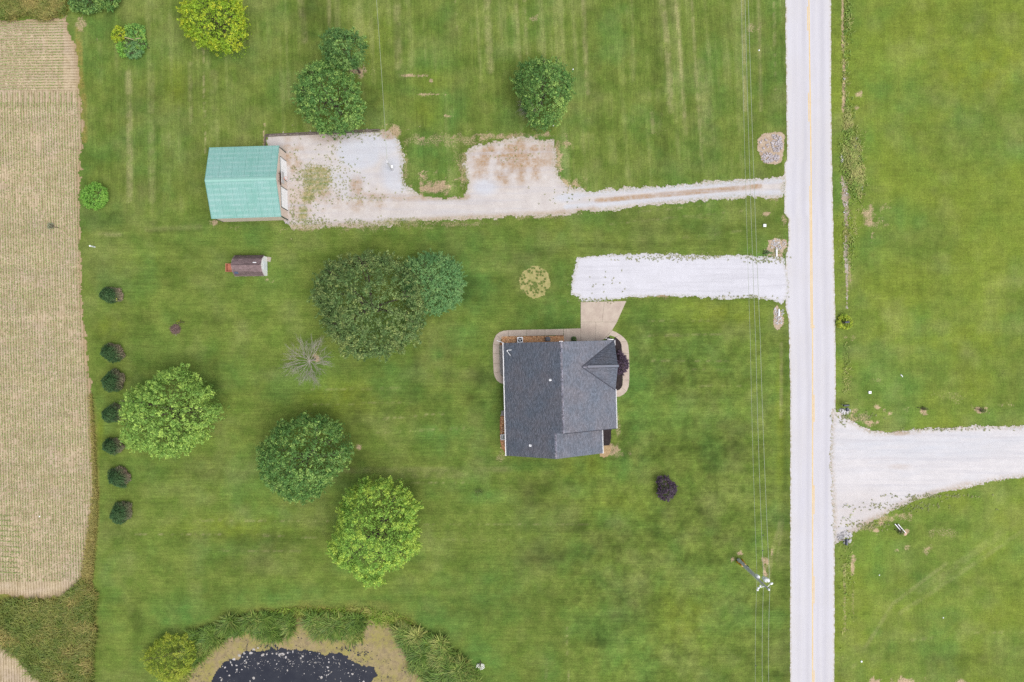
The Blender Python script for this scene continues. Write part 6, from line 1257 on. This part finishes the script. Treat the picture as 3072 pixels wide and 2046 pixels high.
rockpile('rock_pile', 'largest roadside heap of pale rocks, above the gravel drives', 2312, 445, [(2331, 432, 17, 26, 90), (2303, 474, 19, 14, 62), (2328, 474, 10, 10, 22), (2320, 409, 6, 6, 7), (2295, 440, 18, 24, 10)], RM_, 240, 3)
rockpile('rock_pile', 'loose white rocks around the upper pipe end of the white driveway', 2328, 742, [(2330, 728, 12, 14, 24), (2336, 744, 9, 5, 9), (2318, 735, 6, 10, 10), (2352, 732, 6, 8, 8)], RW_, 60, 4, (.16, .36))
rockpile('rock_pile', 'tan rocks below the lower pipe end of the white driveway', 2335, 965, [(2335, 962, 13, 15, 46), (2326, 935, 5, 12, 16), (2347, 938, 5, 10, 8)], RW_, 70, 5, (.15, .32))
rockpile('stone_ring', 'white stones set around the dark blue mailbox', 2533, 1616, [(2533, 1600, 10, 6, 9), (2519, 1612, 6, 12, 9), (2548, 1612, 6, 14, 12), (2540, 1626, 10, 6, 8), (2531, 1603, 12, 8, 8)], RW_, 40, 6, (.3, .6))
rockpile('stone_ring', 'white stones beside the pair of dark mailboxes', 2536, 1234, [(2545, 1232, 7, 9, 9), (2522, 1232, 6, 7, 6), (2534, 1238, 10, 6, 8)], RW_, 50, 7, (.25, .5))
rockpile('loose_stones', 'few pale stones at the lower right corner of the barn', 864, 668, [(862, 668, 7, 3, 7)], RM_, 20, 8, (.2, .4))
rockpile('loose_stones', 'scattered white stones along the dry roadside ditch', 2545, 640, [(2579, 560, 10, 16, 14), (2572, 440, 10, 30, 12), (2533, 236, 3, 4, 2), (2525, 474, 5, 12, 8), (2536, 600, 8, 60, 16)], RW_, 90, 9, (.12, .3))
# culvert ends
def culvert(px, py, ang, label):
    x, y = PX(px, py); t = thing('culvert_pipe', (x, y, 0), label, 'culvert', 'white culvert ends of the driveway', rz=ang)
    mb = MB(); t.scale = (.5, .55, .8); mb.tube([(0, 0, .12), (1.2, 0, .14), (2.1, 0, .12)], [.2, .22, .25], 10); mb.build('pipe', MWH, t)
    mb = MB(); mb.add([(2.0, -.24, .02), (2.0, .24, .02), (2.7, .4, .02), (2.7, -.4, .02), (2.0, -.26, .34), (2.0, .26, .34), (2.7, .42, .12), (2.7, -.42, .12)], [(0, 1, 2, 3), (0, 3, 7, 4), (1, 5, 6, 2), (3, 2, 1, 0), (4, 7, 3, 0), (2, 6, 5, 1)]); mb.build('flared_end', MWH, t)
    MB().box((2.72, 0, .05), (.06, .8, .1)).build('lip', MBL, t)
culvert(2329, 770, math.radians(91), 'short white culvert pipe at the upper edge of the white driveway')
culvert(2336, 927, math.radians(-92), 'longer white culvert pipe at the lower edge of the white driveway')
# brush pile
x, y = PX(527, 988); bp = thing('brush_pile', (x, y, 0), 'small heap of dark brown twigs on the lawn above the bright maple', 'brush pile')
g = random.Random(12); MTW = simple('brown_twig', A(124, 106, 104), A(168, 140, 128), 8, .2, 9, .95, .1, island=.4)
mb = MB(); mb.lathe((0, 0, -.02), [(.72, 0), (.6, .14), (.35, .26), (.1, .32)], 13); mb.build('heap', simple('dark_litter', A(100, 86, 88), A(76, 66, 68), 5, .3, 9, .95, .1), bp)
mb = MB()
for q in range(260):
    a, r = g.uniform(0, 6.3), .75*math.sqrt(g.random()); p = Vector((r*math.cos(a), r*math.sin(a)*.95, .33*(1-(r/.8)**2)+.03)); th = g.uniform(0, 6.3); L = g.uniform(.1, .3); mb.tube([p-Vector((math.cos(th), math.sin(th), .1))*L, p+Vector((math.cos(th), math.sin(th), .15))*L], .016, 4)
o = mb.build('twigs', MTW, bp); kind(o, 'stuff')
mb = MB(); mb.tube([(-.02, -.55, .12), (.12, -.95, .06)], .035, 5); mb.build('branch', MDW, bp)
shrub('tiny yellow flowering weed beside the brown twig heap', 536, 966, 5, 4, .3, LYEL, 88, .09, 'flowering_weed', 'plant', .14, 8)
for i, (px, py, r) in enumerate(((2325, 1652, .07), (2314, 1672, .05))): pass
